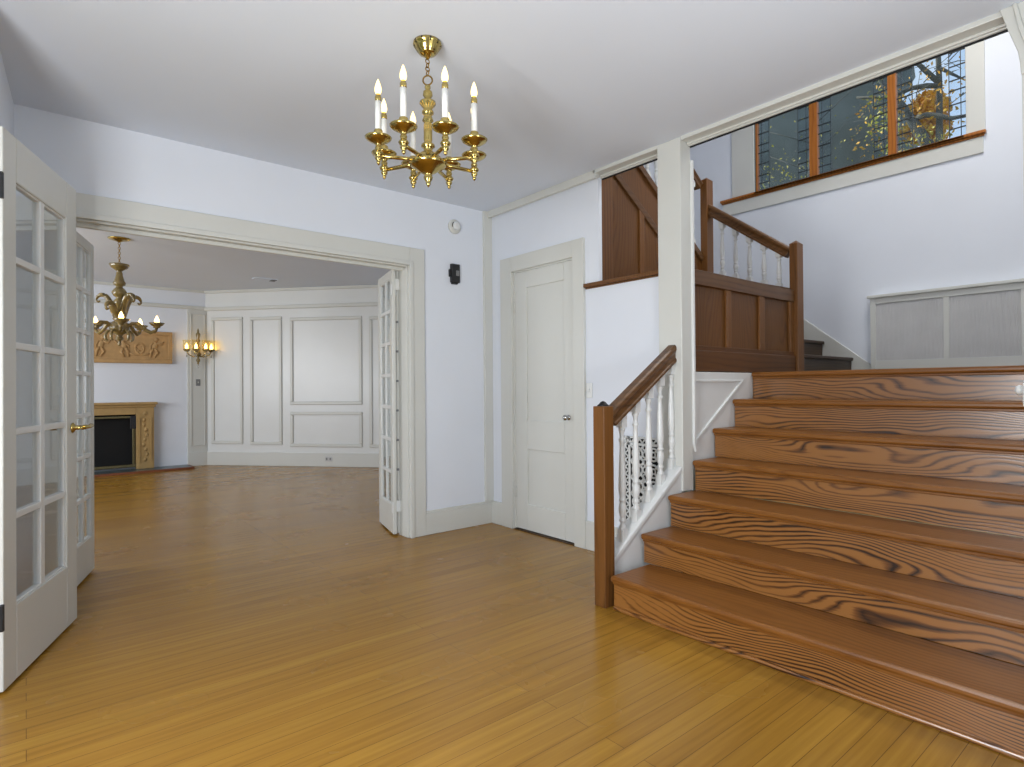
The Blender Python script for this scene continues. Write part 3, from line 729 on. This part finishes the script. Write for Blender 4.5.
# ------------------------------------------------------------------ leaded window
wn = thing('window_1', (XF, 2.37, 3.27), 'wide leaded glass window in amber wood frame high on the stairwell wall', 'window', kind='structure')
WZ0, WZ1 = 3.295, 4.60
m = MB()
for a, b in ((1.28, 1.41), (3.335, 3.60)): m.box(XF-0.02, XF+0.003, a, b, WZ0, WZ1+0.12)
m.box(XF-0.02, XF+0.003, 1.41, 3.335, WZ1, WZ1+0.12)
m.obj('casing', M['trim'], wn, bevel=0.003)
MB().box(XF-0.016, XF+0.003, 1.295, 3.72, 3.105, 3.245).obj('apron', M['trim'], wn, bevel=0.003)
MB().box(XF-0.045, XF+0.12, 1.415, 3.33, 3.262, 3.292).box(XF-0.045, XF, 1.272, 3.74, 3.262, 3.292).box(XF-0.03, XF, 1.285, 3.73, 3.245, 3.262).obj('sill', M['sash'], wn, bevel=0.008)
m = MB(); x0, x1 = XF+0.02, XF+0.08
for a, b in ((3.315, 3.335), (2.668, 2.748), (1.952, 2.022), (1.41, 1.42)): m.box(x0, x1, a, b, 3.292, WZ1)
m.box(x0, x1, 1.41, 3.335, WZ1-0.03, WZ1)
m.obj('window_frame', M['sash'], wn, bevel=0.004)
lights = ((2.748, 3.315), (2.022, 2.668), (1.42, 1.952))
m = MB(); gm = MB(); bmz = MB(); xg = XF+0.05; lw = 0.0042
for a, b in lights:
    bw = 0.125
    z = 3.296; zt = WZ1-0.03
    gm.box(xg-0.002, xg+0.002, a+bw, b-bw, z, zt)
    for c0, c1 in ((a, a+bw), (b-bw, b)):
        bmz.box(xg-0.002, xg+0.002, c0, c1, z, zt)
        inner = c0 + (0.04 if c0 == a else bw-0.04)
        m.box(xg-0.006, xg+0.006, inner-lw/2, inner+lw/2, z, zt)
        zz = z+0.10
        i = 0
        while zz < zt:
            m.box(xg-0.006, xg+0.006, min(c0, c1), max(c0, c1), zz-lw, zz+lw)
            zz += 0.125 if i % 3 else 0.09; i += 1
        e = c1 if c0 == a else c0
        m.box(xg-0.006, xg+0.006, e-lw/2, e+lw/2, z, zt)
m.obj('lead_cames', M['lead'], wn); gm.obj('panes', M['lead_glass'], wn); bmz.obj('bevelled_border_panes', M['bevel_glass'], wn)

# ------------------------------------------------------------------ trees beyond the window
def leaf_cloud(mb, centre, rad, n, size, seed):
    rnd = random.Random(seed)
    for _ in range(n):
        while True:
            p = Vector((rnd.uniform(-1, 1), rnd.uniform(-1, 1), rnd.uniform(-1, 1)))
            if p.length < 1: break
        c = Vector(centre) + Vector((p.x*rad[0], p.y*rad[1], p.z*rad[2]))
        a = Vector((rnd.gauss(0, 1), rnd.gauss(0, 1), rnd.gauss(0, 1))).normalized()
        b = a.cross(Vector((rnd.gauss(0, 1), rnd.gauss(0, 1), rnd.gauss(0, 1)))).normalized()
        s = size*rnd.uniform(0.6, 1.3)
        k = a.cross(b)*s*0.12
        v = [mb.bm.verts.new(q) for q in (c-a*s, c-b*s*0.55+k, c+a*s, c+b*s*0.55+k)]
        mb.bm.faces.new(v)
at = thing('autumn_tree', (11.6, 2.75, -0.6), 'grey branched tree with orange autumn leaves outside the right window light', 'tree')
m = MB()
m.tube([(11.6, 2.75, -0.6), (11.55, 2.85, 2.5), (11.5, 2.95, 4.4), (11.5, 3.02, 4.9), (11.5, 3.22, 5.35), (11.5, 3.45, 5.85), (11.4, 3.75, 6.4), (11.4, 4.0, 7.3)], [0.2, 0.17, 0.13, 0.10, 0.085, 0.06, 0.04, 0.02], seg=10)
m.tube([(11.5, 2.96, 4.5), (11.5, 2.94, 5.3), (11.5, 2.93, 6.0), (11.5, 2.95, 6.8), (11.5, 2.9, 7.8)], [0.07, 0.05, 0.042, 0.036, 0.02], seg=8)
m.tube([(11.5, 2.93, 6.0), (11.45, 3.1, 6.06), (11.4, 3.3, 6.08), (11.4, 3.6, 6.05), (11.3, 4.1, 6.2)], [0.045, 0.045, 0.04, 0.035, 0.02], seg=8)
m.tube([(11.5, 2.93, 6.05), (11.45, 3.1, 6.3), (11.4, 3.27, 6.56), (11.4, 3.5, 6.9)], [0.045, 0.04, 0.03, 0.02], seg=8)
m.tube([(11.5, 3.3, 5.6), (11.45, 3.1, 5.58), (11.4, 2.95, 5.5), (11.4, 2.75, 5.38), (11.3, 2.4, 5.3)], [0.05, 0.045, 0.04, 0.035, 0.02], seg=8)
m.tube([(11.5, 2.93, 6.3), (11.4, 2.75, 6.1), (11.4, 2.55, 5.9)], [0.03, 0.025, 0.01], seg=6)
for i in range(60):
    rnd = random.Random(i); y = rnd.uniform(2.4, 3.9); z = rnd.uniform(5.5, 7.0)
    m.tube([(11.3, y, z), (11.3, y+rnd.uniform(-.2, .2), z+rnd.uniform(-.1, .15)), (11.25, y+rnd.uniform(-.4, .4), z+rnd.uniform(-.1, .35))], [0.009, 0.007, 0.003], seg=5)
m.obj('trunk', M['bark'], at)
m = MB()
leaf_cloud(m, (12.0, 3.22, 5.84), (0.3, 0.32, 0.33), 1200, 0.05, 3)
leaf_cloud(m, (12.0, 3.2, 5.5), (0.3, 0.32, 0.22), 520, 0.05, 4)
leaf_cloud(m, (12.0, 3.45, 5.55), (0.3, 0.2, 0.2), 220, 0.05, 5)
leaf_cloud(m, (12.0, 3.1, 5.2), (0.3, 0.2, 0.16), 160, 0.05, 8)
leaf_cloud(m, (11.5, 3.4, 5.6), (0.8, 0.9, 0.7), 300, 0.035, 6)
leaf_cloud(m, (11.4, 3.0, 6.3), (0.8, 1.0, 0.8), 160, 0.035, 7)
m.obj('foliage', M['orange'], at)
ct = thing('evergreen_tree', (13.6, 6.6, -0.6), 'dense dark evergreen filling the left and middle window lights', 'tree')
m = MB(); m.tube([(13.6, 6.6, -0.6), (13.6, 6.6, 15.5)], [0.25, 0.05], seg=8); m.obj('trunk', M['bark'], ct)
m = MB()
rnd = random.Random(11); seg = 40; rings = []
for i in range(26):
    f = i/25; z = 1.0 + 15.0*f; r = 3.0*(1-f**3)*(0.94+0.06*math.sin(i*2.4)) + 0.05
    rings.append([m.bm.verts.new((13.6+r*0.8*math.cos(2*PI*k/seg)*(1+rnd.uniform(-.04, .04)), 6.78+r*math.sin(2*PI*k/seg)*(1+rnd.uniform(-.04, .04)), z+rnd.uniform(-.08, .08))) for k in range(seg)])
for i in range(25):
    for k in range(seg): m.bm.faces.new((rings[i][k], rings[i][(k+1) % seg], rings[i+1][(k+1) % seg], rings[i+1][k])).smooth = True
m.bm.faces.new(rings[0][::-1]); m.bm.faces.new(rings[-1])
m.obj('foliage', M['conifer'], ct)
sh = thing('young_tree', (10.4, 4.6, -0.6), 'slender tree with sparse yellow green leaves in front of the dark evergreen', 'tree')
m = MB(); m.tube([(10.4, 4.6, -0.6), (10.4, 4.6, 3.0), (10.4, 4.5, 5.2), (10.4, 4.4, 6.6)], [0.07, 0.05, 0.03, 0.01], seg=8)
for i in range(10):
    rnd = random.Random(50+i); z = 3.8+0.25*i; m.tube([(10.4, 4.5, z), (10.4, 4.5+rnd.uniform(-.9, .9), z+0.5)], [0.012, 0.004], seg=5)
m.obj('trunk', M['bark'], sh)
m = MB()
leaf_cloud(m, (10.4, 5.0, 4.8), (0.4, 0.6, 0.4), 110, 0.03, 21); leaf_cloud(m, (10.4, 3.4, 5.3), (0.4, 0.25, 0.7), 150, 0.035, 22); leaf_cloud(m, (10.4, 4.2, 5.2), (0.4, 1.3, 1.0), 90, 0.025, 23); leaf_cloud(m, (10.4, 2.9, 4.75), (0.4, 0.5, 0.2), 90, 0.03, 24)
m.obj('foliage', M['yellow'], sh)

# ------------------------------------------------------------------ small wall devices
t = thing('smoke_detector', (2.675, YB, 2.40), 'round white smoke detector high on the wall above the black box', 'smoke detector')
m = MB(); RX = Matrix.Translation((2.675, YB, 2.44)) @ Matrix.Rotation(PI/2, 4, 'X')
m.lathe([(0.058, 0.0), (0.058, 0.012), (0.05, 0.02), (0.001, 0.021)], seg=28, mat=RX); m.obj('base', M['trim'], t)
m = MB(); m.lathe([(0.034, 0.018), (0.034, 0.034), (0.026, 0.042), (0.001, 0.043)], c=(0.006, 0.004, 0), seg=24, mat=RX); m.obj('cover', M['white'], t)
m = MB(); m.tube([RX @ Vector((0.006+0.036*math.cos(a), 0.004+0.036*math.sin(a), 0.024)) for a in [PI*0.72+i*0.12 for i in range(11)]], 0.0035, seg=6); m.obj('slot', M['void'], t)
t = thing('wall_box', (2.672, YB, 1.975), 'small black wall box with grey button below the smoke detector', 'intercom')
MB().box(2.632, 2.712, YB-0.03, YB, 1.985, 2.135).box(2.64, 2.695, YB-0.026, YB, 1.973, 1.985).obj('body', M['black'], t, bevel=0.004)
MB().box(2.618, 2.634, YB-0.02, YB, 2.03, 2.09).obj('side_clip', M['black'], t, bevel=0.003)
MB().box(2.672, 2.702, YB-0.034, YB-0.029, 2.04, 2.083).obj('button', M['grey'], t, bevel=0.002)

# ------------------------------------------------------------------ brass chandelier in the hall
def ang(k): return math.radians(50.5) + math.radians(26.5) + k*PI/4
CX, CY = 1.333, 2.17
ch = thing('chandelier', (CX, CY, 2.0), 'polished brass eight arm chandelier with white candle sleeves in the hall', 'chandelier')
C3 = (CX, CY, 0)
MB().lathe([(0.06, 2.619), (0.061, 2.607), (0.053, 2.603), (0.055, 2.597), (0.046, 2.592), (0.047, 2.585), (0.038, 2.58), (0.037, 2.573), (0.027, 2.567), (0.014, 2.56), (0.008, 2.552), (0.003, 2.546)], c=C3, seg=28).obj('canopy', M['brass'], ch)
m = MB()
for i in range(10):
    a = 2*PI*i/10; m.ball((CX+0.052*math.cos(a), CY+0.052*math.sin(a), 2.612), 0.011, 1)
m.obj('gallery', M['iron'], ch)
m = MB()
for i in range(4):
    m.torus((CX, CY, 2.539-0.0165*i), 0.0095, 0.0024, Vector((1, 0, 0)) if i % 2 else Vector((0, 1, 0)), 14, 6, 1.0)
m.torus((CX, CY, 2.458), 0.02, 0.0035, Vector((0.637, 0.77, 0)), 20, 6); m.obj('chain', M['oldbrass'], ch)
MB().lathe([(0.004, 2.44), (0.012, 2.434), (0.013, 2.425), (0.008, 2.418), (0.019, 2.408), (0.021, 2.392), (0.012, 2.378), (0.034, 2.364), (0.035, 2.355), (0.017, 2.333), (0.025, 2.322), (0.025, 2.314), (0.015, 2.305), (0.022, 2.29), (0.024, 2.283),
            (0.015, 2.275), (0.018, 2.265), (0.0185, 2.20), (0.016, 2.19), (0.028, 2.18), (0.03, 2.172), (0.02, 2.165), (0.018, 2.15), (0.032, 2.143), (0.034, 2.132), (0.022, 2.126), (0.03, 2.12), (0.045, 2.11), (0.05, 2.095)], c=C3, seg=24).obj('column', M['brass'], ch)
MB().lathe([(0.02, 2.142), (0.04, 2.138), (0.055, 2.126), (0.06, 2.112), (0.078, 2.106), (0.082, 2.097), (0.072, 2.086), (0.05, 2.074), (0.034, 2.062), (0.02, 2.055), (0.016, 2.047), (0.02, 2.04), (0.016, 2.028), (0.009, 2.018), (0.011, 2.012), (0.006, 2.004), (0.002, 1.998)], c=C3, seg=28).obj('bowl', M['brass'], ch)
for k in range(8):
    a = ang(k); R = 0.214; px, py = CX+R*math.cos(a), CY+R*math.sin(a)
    dx, dy = math.cos(a), math.sin(a)
    arm = MB(); arm.tube([(CX+0.045*dx, CY+0.045*dy, 2.108), (CX+0.10*dx, CY+0.10*dy, 2.104), (px, py, 2.098)], [0.009, 0.0085, 0.008], seg=10)
    arm = arm.obj('arm', M['brass'], ch)
    cupp = [(0.002, 2.058), (0.006, 2.064), (0.009, 2.072), (0.006, 2.078), (0.011, 2.084), (0.015, 2.094), (0.011, 2.102), (0.017, 2.108), (0.021, 2.118), (0.016, 2.128), (0.011, 2.134), (0.014, 2.142), (0.014, 2.15),
                (0.010, 2.156), (0.016, 2.168), (0.034, 2.178), (0.050, 2.190), (0.0555, 2.200), (0.052, 2.204), (0.03, 2.192), (0.014, 2.19), (0.016, 2.205), (0.018, 2.235), (0.016, 2.24)]
    MB().lathe([(r, 2.058+(z-2.058)*0.8) for r, z in cupp], c=(px, py, 0), seg=20).obj('candle_cup', M['brass'], arm)
    MB().lathe([(0.0125, 2.20), (0.0125, 2.322)], c=(px, py, 0), seg=14).obj('candle_sleeve', M['candle'], arm)
    MB().lathe([(0.0125, 2.322), (0.0135, 2.325), (0.0135, 2.340), (0.011, 2.344), (0.009, 2.352)], c=(px, py, 0), seg=14).obj('collar', M['brass'], arm)
    MB().lathe([(0.008, 2.348), (0.013, 2.362), (0.014, 2.371), (0.0115, 2.386), (0.006, 2.403), (0.0015, 2.414)], c=(px, py, 0), seg=14).obj('bulb', M['bulb'], arm)

# ------------------------------------------------------------------ amber glass chandelier in the far room
VX, VY = 0.715, 6.95
vc = thing('chandelier', (VX, VY, 1.6), 'amber blown glass chandelier with curling leaves in the far room', 'chandelier')
V3 = (VX, VY, 0)
MB().lathe([(0.098, 2.639), (0.095, 2.63), (0.06, 2.622), (0.03, 2.612), (0.006, 2.60)], c=V3, seg=24).obj('canopy', M['brass'], vc)
m = MB()
for i in range(9):
    m.torus((VX, VY, 2.59-0.024*i), 0.010, 0.003, Vector((1, 0.2, 0)) if i % 2 else Vector((0.2, 1, 0)), 12, 6, 1.3)
m.obj('chain', M['oldbrass'], vc)
MB().lathe([(0.008, 2.392), (0.085, 2.385), (0.088, 2.375), (0.07, 2.345), (0.035, 2.325), (0.02, 2.312), (0.028, 2.30), (0.03, 2.27), (0.044, 2.22), (0.056, 2.20), (0.052, 2.18), (0.028, 2.165), (0.03, 2.155), (0.05, 2.135), (0.068, 2.105), (0.05, 2.07), (0.026, 2.052), (0.04, 2.035),
            (0.052, 2.01), (0.045, 1.985), (0.034, 1.97), (0.03, 1.92), (0.024, 1.85), (0.03, 1.80)], c=V3, seg=18).obj('stem', M['amber'], vc)
MB().lathe([(0.03, 1.83), (0.07, 1.81), (0.09, 1.775), (0.09, 1.745), (0.07, 1.71), (0.035, 1.69), (0.022, 1.675), (0.032, 1.66), (0.035, 1.645), (0.014, 1.63), (0.012, 1.61), (0.018, 1.595), (0.003, 1.575)], c=V3, seg=18).obj('bowl', M['amber'], vc)
def smooth(p, n=4):
    p = [Vector(q) for q in p]; out = []
    for i in range(len(p)-1):
        a, b, c, d = p[max(i-1, 0)], p[i], p[i+1], p[min(i+2, len(p)-1)]
        for k in range(n):
            t = k/n
            out.append(0.5*((2*b) + (c-a)*t + (2*a-5*b+4*c-d)*t*t + (3*b-a-3*c+d)*t**3))
    return out + [p[-1]]
def view_ang(deg): return math.radians(50.5 + deg)
for k in range(5):
    a = view_ang(-90 + 18 + 72*k); dx, dy = math.cos(a), math.sin(a)
    def q(r, z): return (VX+r*dx, VY+r*dy, z)
    arm = MB().tube([q(0.05, 1.755), q(0.11, 1.80), q(0.16, 1.80), q(0.21, 1.75), q(0.27, 1.715), q(0.315, 1.735), q(0.325, 1.765)], [0.016, 0.019, 0.02, 0.02, 0.019, 0.016, 0.014], seg=8).obj('arm', M['amber'], vc)
    e = q(0.325, 0)
    MB().lathe([(0.012, 1.76), (0.035, 1.765), (0.03, 1.775), (0.055, 1.79), (0.072, 1.812), (0.068, 1.814), (0.045, 1.795), (0.016, 1.785), (0.014, 1.81)], c=e, seg=16).obj('cup', M['amber'], arm)
    MB().lathe([(0.012, 1.808), (0.022, 1.825), (0.02, 1.845), (0.009, 1.87), (0.002, 1.885)], c=e, seg=12).obj('bulb', M['bulbw'], arm)
    a2 = a + math.radians(36); dx, dy = math.cos(a2), math.sin(a2)
    big = (k % 2 == 0)
    hh = 2.07 if big else 1.98
    MB().tube(smooth([(VX+r*dx, VY+r*dy, z) for r, z in ((0.03, 1.80), (0.045, 1.88), (0.075, hh-0.07), (0.12, hh), (0.17, hh), (0.195, hh-0.04), (0.18, hh-0.065), (0.165, hh-0.05))]), [0.008+0.016*math.sin(PI*min(1, i/20.0)) for i in range(29)], seg=8, flat=1.7, up=(dx*0.9, dy*0.9, 0.3)).obj('glass_leaf', M['amber'], vc)
    MB().tube(smooth([(VX+r*dx, VY+r*dy, z) for r, z in ((0.07, 1.73), (0.10, 1.72), (0.12, 1.68), (0.115, 1.64), (0.095, 1.63))]), [0.006+0.008*math.sin(PI*i/16.0) for i in range(17)], seg=8).obj('glass_scroll', M['amber'], vc)
    MB().ball(q(0.325, 1.742), 0.014, 1, (1, 1, 1.6)).obj('drop', M['amber'], arm)

# ------------------------------------------------------------------ sconce on the corner pilaster
sx, sy = 1.985, YF-0.005
so = thing('wall_sconce', (sx, sy, 1.52), 'gilt wall sconce with amber shades and crystal drops on the pilaster', 'wall lamp')
MB().lathe([(0.03, 0.0), (0.05, 0.004), (0.05, 0.014), (0.03, 0.024), (0.002, 0.026)], seg=18, mat=Matrix.Translation((sx, sy, 1.74)) @ Matrix.Rotation(PI/2, 4, 'X') @ Matrix.Diagonal((0.9, 2.0, 1, 1))).obj('back_plate', M['brass'], so)
MB().lathe([(0.004, 1.51), (0.016, 1.535), (0.012, 1.55), (0.03, 1.57), (0.024, 1.60), (0.012, 1.615), (0.02, 1.64), (0.045, 1.67), (0.03, 1.70), (0.014, 1.74), (0.012, 1.84), (0.03, 1.87), (0.018, 1.90), (0.028, 1.94), (0.032, 1.97), (0.014, 2.0), (0.016, 2.02), (0.003, 2.06)], c=(sx, sy-0.085, 0), seg=16).obj('stem', M['amber'], so)
for ax, ay in ((-0.16, -0.13), (-0.055, -0.22), (0.075, -0.22), (0.17, -0.12)):
    c = (sx+ax, sy+ay)
    arm = MB().tube([(sx, sy-0.085, 1.66), (sx+ax*0.4, sy-0.085+(ay+0.085)*0.4, 1.63), (sx+ax*0.85, sy-0.085+(ay+0.085)*0.9, 1.66), (c[0], c[1], 1.71)], 0.008, seg=8).obj('arm', M['brass'], so)
    MB().lathe([(0.01, 1.70), (0.035, 1.712), (0.052, 1.74), (0.05, 1.744), (0.03, 1.725), (0.012, 1.72)], c=(c[0], c[1], 0), seg=14).obj('cup', M['amber'], arm)
    MB().lathe([(0.012, 1.735), (0.02, 1.76), (0.019, 1.785), (0.008, 1.815), (0.002, 1.83)], c=(c[0], c[1], 0), seg=12).obj('bulb', M['bulbw'], arm)
    MB().lathe([(0.03, 1.735), (0.05, 1.76), (0.052, 1.80), (0.046, 1.84), (0.056, 1.875)], c=(c[0], c[1], 0), seg=14, cap=False).obj('amber_shade', M['ambershade'], arm)
    MB().ball((c[0], c[1], 1.64), 0.014, 1, (0.8, 0.8, 1.8)).ball((c[0], c[1], 1.68), 0.007, 1).obj('crystal_drop', M['crystal'], arm)
MB().ball((sx, sy-0.085, 1.49), 0.02, 1, (0.8, 0.8, 1.5)).obj('crystal_drop', M['crystal'], so)
t = thing('light_switch', (1.995, YF-0.005, 1.21), 'grey switch plate on the pilaster below the sconce', 'light switch')
MB().box(1.97, 2.03, YF-0.012, YF-0.004, 1.20, 1.30).obj('plate', M['grey'], t, bevel=0.003)
MB().box(1.995, 2.005, YF-0.02, YF-0.01, 1.24, 1.265).obj('toggle', M['trim'], t, bevel=0.002)
t = thing('power_outlet', tuple(pw(1.99, 0.02, 0.08)), 'grey outlet plate in the baseboard below the wide panels', 'outlet')
MB().box(1.935, 2.045, 0.018, 0.026, 0.08, 0.15, PM).obj('plate', M['grillecloth'], t, bevel=0.003)
for s in (1.962, 2.018): MB().box(s-0.012, s+0.012, 0.025, 0.03, 0.098, 0.132, PM).obj('socket', M['grey'], t, bevel=0.004)
t = thing('ceiling_vent', (2.55, 8.3, H+0.0), 'flat ceiling vent in the far room above the panelled wall', 'vent')
MB().box(2.36, 2.66, 8.22, 8.38, H+0.008, H+0.021).obj('frame', M['ceiling'], t, bevel=0.003)
MB().box(2.58, 2.65, 8.24, 8.36, H+0.004, H+0.012).obj('louvre', M['iron'], t)

# ------------------------------------------------------------------ fireplace
fp = thing('fireplace', (0.7, YF-0.05, 0.0), 'tan carved fireplace surround with a black firebox', 'fireplace')
Y1 = YF+0.03
FX0, FX1, OX0, OX1, OZ = -0.02, 1.417, 0.20, 1.20, 0.80
for a, b in ((FX0, OX0), (OX1, FX1)):
    lg = MB().box(a, b, YF-0.08, Y1, 0.03, 0.90).obj('pilaster', M['tan'], fp, bevel=0.006)
    m = MB(); c = (a+b)/2
    m.box(a+0.03, a+0.045, YF-0.092, YF-0.078, 0.12, 0.75).box(b-0.045, b-0.03, YF-0.092, YF-0.078, 0.12, 0.75)
    m.ball((c, YF-0.082, 0.815), 0.03, 2, (1, 0.5, 1))
    for i in range(9):
        m.ball((c+0.02*math.sin(i*1.5), YF-0.08, 0.16+0.07*i), 0.024, 1, (1, 0.5, 1.3))
    m.obj('carving', M['tan'], lg)
MB().box(OX0, OX1, YF-0.08, Y1, OZ, 0.90).obj('lintel', M['tan'], fp, bevel=0.004)
MB().box(FX0-0.02, FX1+0.02, YF-0.10, Y1, 0.90, 0.935).box(FX0-0.04, FX1+0.04, YF-0.13, Y1, 0.935, 0.972).obj('mantel_shelf', M['tan'], fp, bevel=0.01)
m = MB()
m.box(OX0, OX1, YF+0.012, YF+0.028, 0.05, OZ)
m.obj('firebox', M['void'], fp)
m = MB(); y0, y1 = YF-0.06, YF-0.03
m.box(OX0, OX1, y0, y1, OZ-0.05, OZ-0.02).box(OX1-0.045, OX1-0.015, y0, y1, 0.09, OZ-0.02).box(OX0+0.015, OX0+0.045, y0, y1, 0.09, OZ-0.02).box(OX0, OX1, y0, y1, 0.06, 0.10)
m.obj('metal_surround', M['fpmetal'], fp, bevel=0.004)
for x in (OX1-0.05, OX0+0.05):
    MB().box(x-0.02, x+0.05 if x > 0.7 else x+0.02, YF-0.07, YF-0.05, 0.60, OZ-0.02).obj('screen_bracket', M['iron'], fp, bevel=0.003)
t = thing('hearth', (0.7, 9.68, 0.0), 'low dark slate hearth with a red brown wooden edge', 'hearth')
MB().box(-0.45, 1.85, 9.52, YF+0.02, 0.0, 0.03).obj('slab', M['slate'], t, bevel=0.003)
MB().box(-0.48, 1.88, 9.49, 9.52, 0.0, 0.03).box(1.85, 1.88, 9.52, YF+0.02, 0.0, 0.03).box(-0.48, -0.45, 9.52, YF+0.02, 0.0, 0.03).obj('edge', M['hearthw'], t, bevel=0.004)

# carved frieze above the fireplace
fz = thing('carved_frieze', (0.7, YF, 1.52), 'long tan relief panel with carved figures above the fireplace', 'relief panel')
Z0, Z1, XA, XB = 1.525, 1.985, -0.26, 1.658
MB().box(XA, XB, YF-0.012, YF+0.03, Z0, Z1).obj('panel', M['tanrelief'], fz)
m = MB(); bw = 0.055
m.box(XA, XB, YF-0.03, YF-0.008, Z0, Z0+bw).box(XA, XB, YF-0.03, YF-0.008, Z1-bw, Z1).box(XA, XA+bw, YF-0.03, YF-0.008, Z0+bw, Z1-bw).box(XB-bw, XB, YF-0.03, YF-0.008, Z0+bw, Z1-bw)
m.obj('frame', M['tanrelief'], fz, bevel=0.008)
def figure(x, lean):
    m = MB(); y = YF-0.016
    m.ball((x+0.02*lean, y, 1.87), 0.026, 2, (1, 0.6, 1.1))
    m.ball((x, y, 1.78), 0.04, 2, (0.9, 0.5, 1.6), Matrix.Rotation(0.3*lean, 4, 'Y'))
    m.tube([(x-0.005, y, 1.74), (x+0.03*lean, y, 1.68), (x-0.01*lean, y, 1.61)], [0.022, 0.018, 0.011], seg=8)
    m.tube([(x-0.015*lean, y, 1.74), (x-0.05*lean, y, 1.69), (x-0.06*lean, y, 1.61)], [0.022, 0.018, 0.011], seg=8)
    m.tube([(x+0.02, y, 1.82), (x+0.08*lean, y, 1.80), (x+0.11*lean, y, 1.84)], [0.014, 0.012, 0.008], seg=8)
    m.tube([(x-0.02, y, 1.82), (x-0.06*lean, y, 1.77), (x-0.05*lean, y, 1.72)], [0.014, 0.011, 0.008], seg=8)
    m.obj('relief_figure', M['tanrelief'], fz)
def scroll(x):
    m = MB(); y = YF-0.014
    for s in (-1, 1):
        m.tube([(x+s*(0.02+0.011*i)*math.cos(i*0.55)+s*0.03, y, 1.755+(0.02+0.011*i)*math.sin(i*0.55)) for i in range(11)], [0.008+0.0007*i for i in range(11)], seg=6)
    for i in range(7):
        a = 2*PI*i/7; m.ball((x+0.05*math.cos(a), y, 1.755+0.05*math.sin(a)), 0.02, 1, (1.2, 0.5, 0.8))
    m.obj('relief_scroll', M['tanrelief'], fz)
for x, l in ((-0.02, 1), (0.30, -1), (0.80, 1), (1.06, -1), (1.44, 1)): figure(x, l)
for x in (0.14, 0.56, 1.25): scroll(x)

# ------------------------------------------------------------------ light
def area(name, loc, look, sx, sy, power, col=(1, 1, 1)):
    l = bpy.data.lights.new(name, 'AREA'); l.shape = 'RECTANGLE'; l.size = sx; l.size_y = sy; l.energy = power; l.color = col
    o = bpy.data.objects.new(name, l); COL.objects.link(o); o.location = loc
    o.rotation_euler = (Vector(look)-Vector(loc)).to_track_quat('-Z', 'Y').to_euler()
    return o
area('daylight_entrance', (-0.85, 0.98, 1.15), (3.0, 2.3, 1.4), 0.8, 1.1, 77, (0.97, 0.985, 1.0))
area('fill_rear', (1.4, -1.75, 1.3), (1.9, 2.6, 2.6), 2.3, 1.8, 14, (0.97, 0.985, 1.0))  # added lamp at the unseen rear doorway, fills the hall
area('fill_far_room', (-2.65, 6.9, 1.6), (0.8, 8.6, 2.0), 3.2, 1.2, 122, (0.95, 0.975, 1.0))  # added lamp at an unseen window opening, brightens the far room
area('fill_stairwell', (4.7, 1.15, 5.15), (4.9, 1.6, 0), 1.0, 1.2, 68, (1.0, 0.96, 0.90))  # added lamp below the closed ceiling, brightens the stairwell walls
strobe = area('bounced_flash', (1.5, -0.4, 1.1), (1.95, 1.3, 2.62), 0.7, 0.7, 10.5, (0.97, 0.985, 1.0))
strobe.data.spread = math.radians(115)
sun = bpy.data.lights.new('sun', 'SUN'); sun.energy = 7.0; sun.angle = 0.02; sun.color = (1, 0.93, 0.8)
so_ = bpy.data.objects.new('sun', sun); COL.objects.link(so_); so_.location = (8, 20, 20)
so_.rotation_euler = Vector((0.03, -0.75, -0.65)).to_track_quat('-Z', 'Y').to_euler()

wd = bpy.data.worlds.new('sky'); sc.world = wd; wd.use_nodes = True
bg = wd.node_tree.nodes['Background']
bg.inputs['Color'].default_value = (0.68, 0.82, 1.0, 1); bg.inputs['Strength'].default_value = 1.05

# ------------------------------------------------------------------ camera
f, yaw, pitch, roll, ch_ = 589.6, 0.8811, 0.0073, -0.0076, 1.135
c, s = math.cos(yaw), math.sin(yaw)
Fv = Vector((c*math.cos(pitch), s*math.cos(pitch), math.sin(pitch)))
Rv = Vector((s, -c, 0)); Uv = Rv.cross(Fv); Dv = -Uv
R2 = math.cos(roll)*Rv - math.sin(roll)*Dv; D2 = math.sin(roll)*Rv + math.cos(roll)*Dv
U2 = -D2; B2 = -Fv
cam = bpy.data.cameras.new('camera'); cam.sensor_fit = 'HORIZONTAL'; cam.sensor_width = 36.0; cam.lens = 36.0*f/1024
cam.clip_start = 0.02
co = bpy.data.objects.new('camera', cam); COL.objects.link(co)
co.matrix_world = Matrix(((R2.x, U2.x, B2.x, 0), (R2.y, U2.y, B2.y, 0), (R2.z, U2.z, B2.z, ch_), (0, 0, 0, 1)))
sc.camera = co
sc.view_settings.view_transform = 'Standard'; sc.view_settings.look = 'None'
sc.view_settings.gamma = 1.0; sc.view_settings.use_curve_mapping = False; sc.view_settings.exposure = 0.0
sc.cycles.use_denoising = True
sc.cycles.max_bounces = 8; sc.cycles.diffuse_bounces = 5; sc.cycles.transparent_max_bounces = 16
sc.cycles.sample_clamp_indirect = 4.0
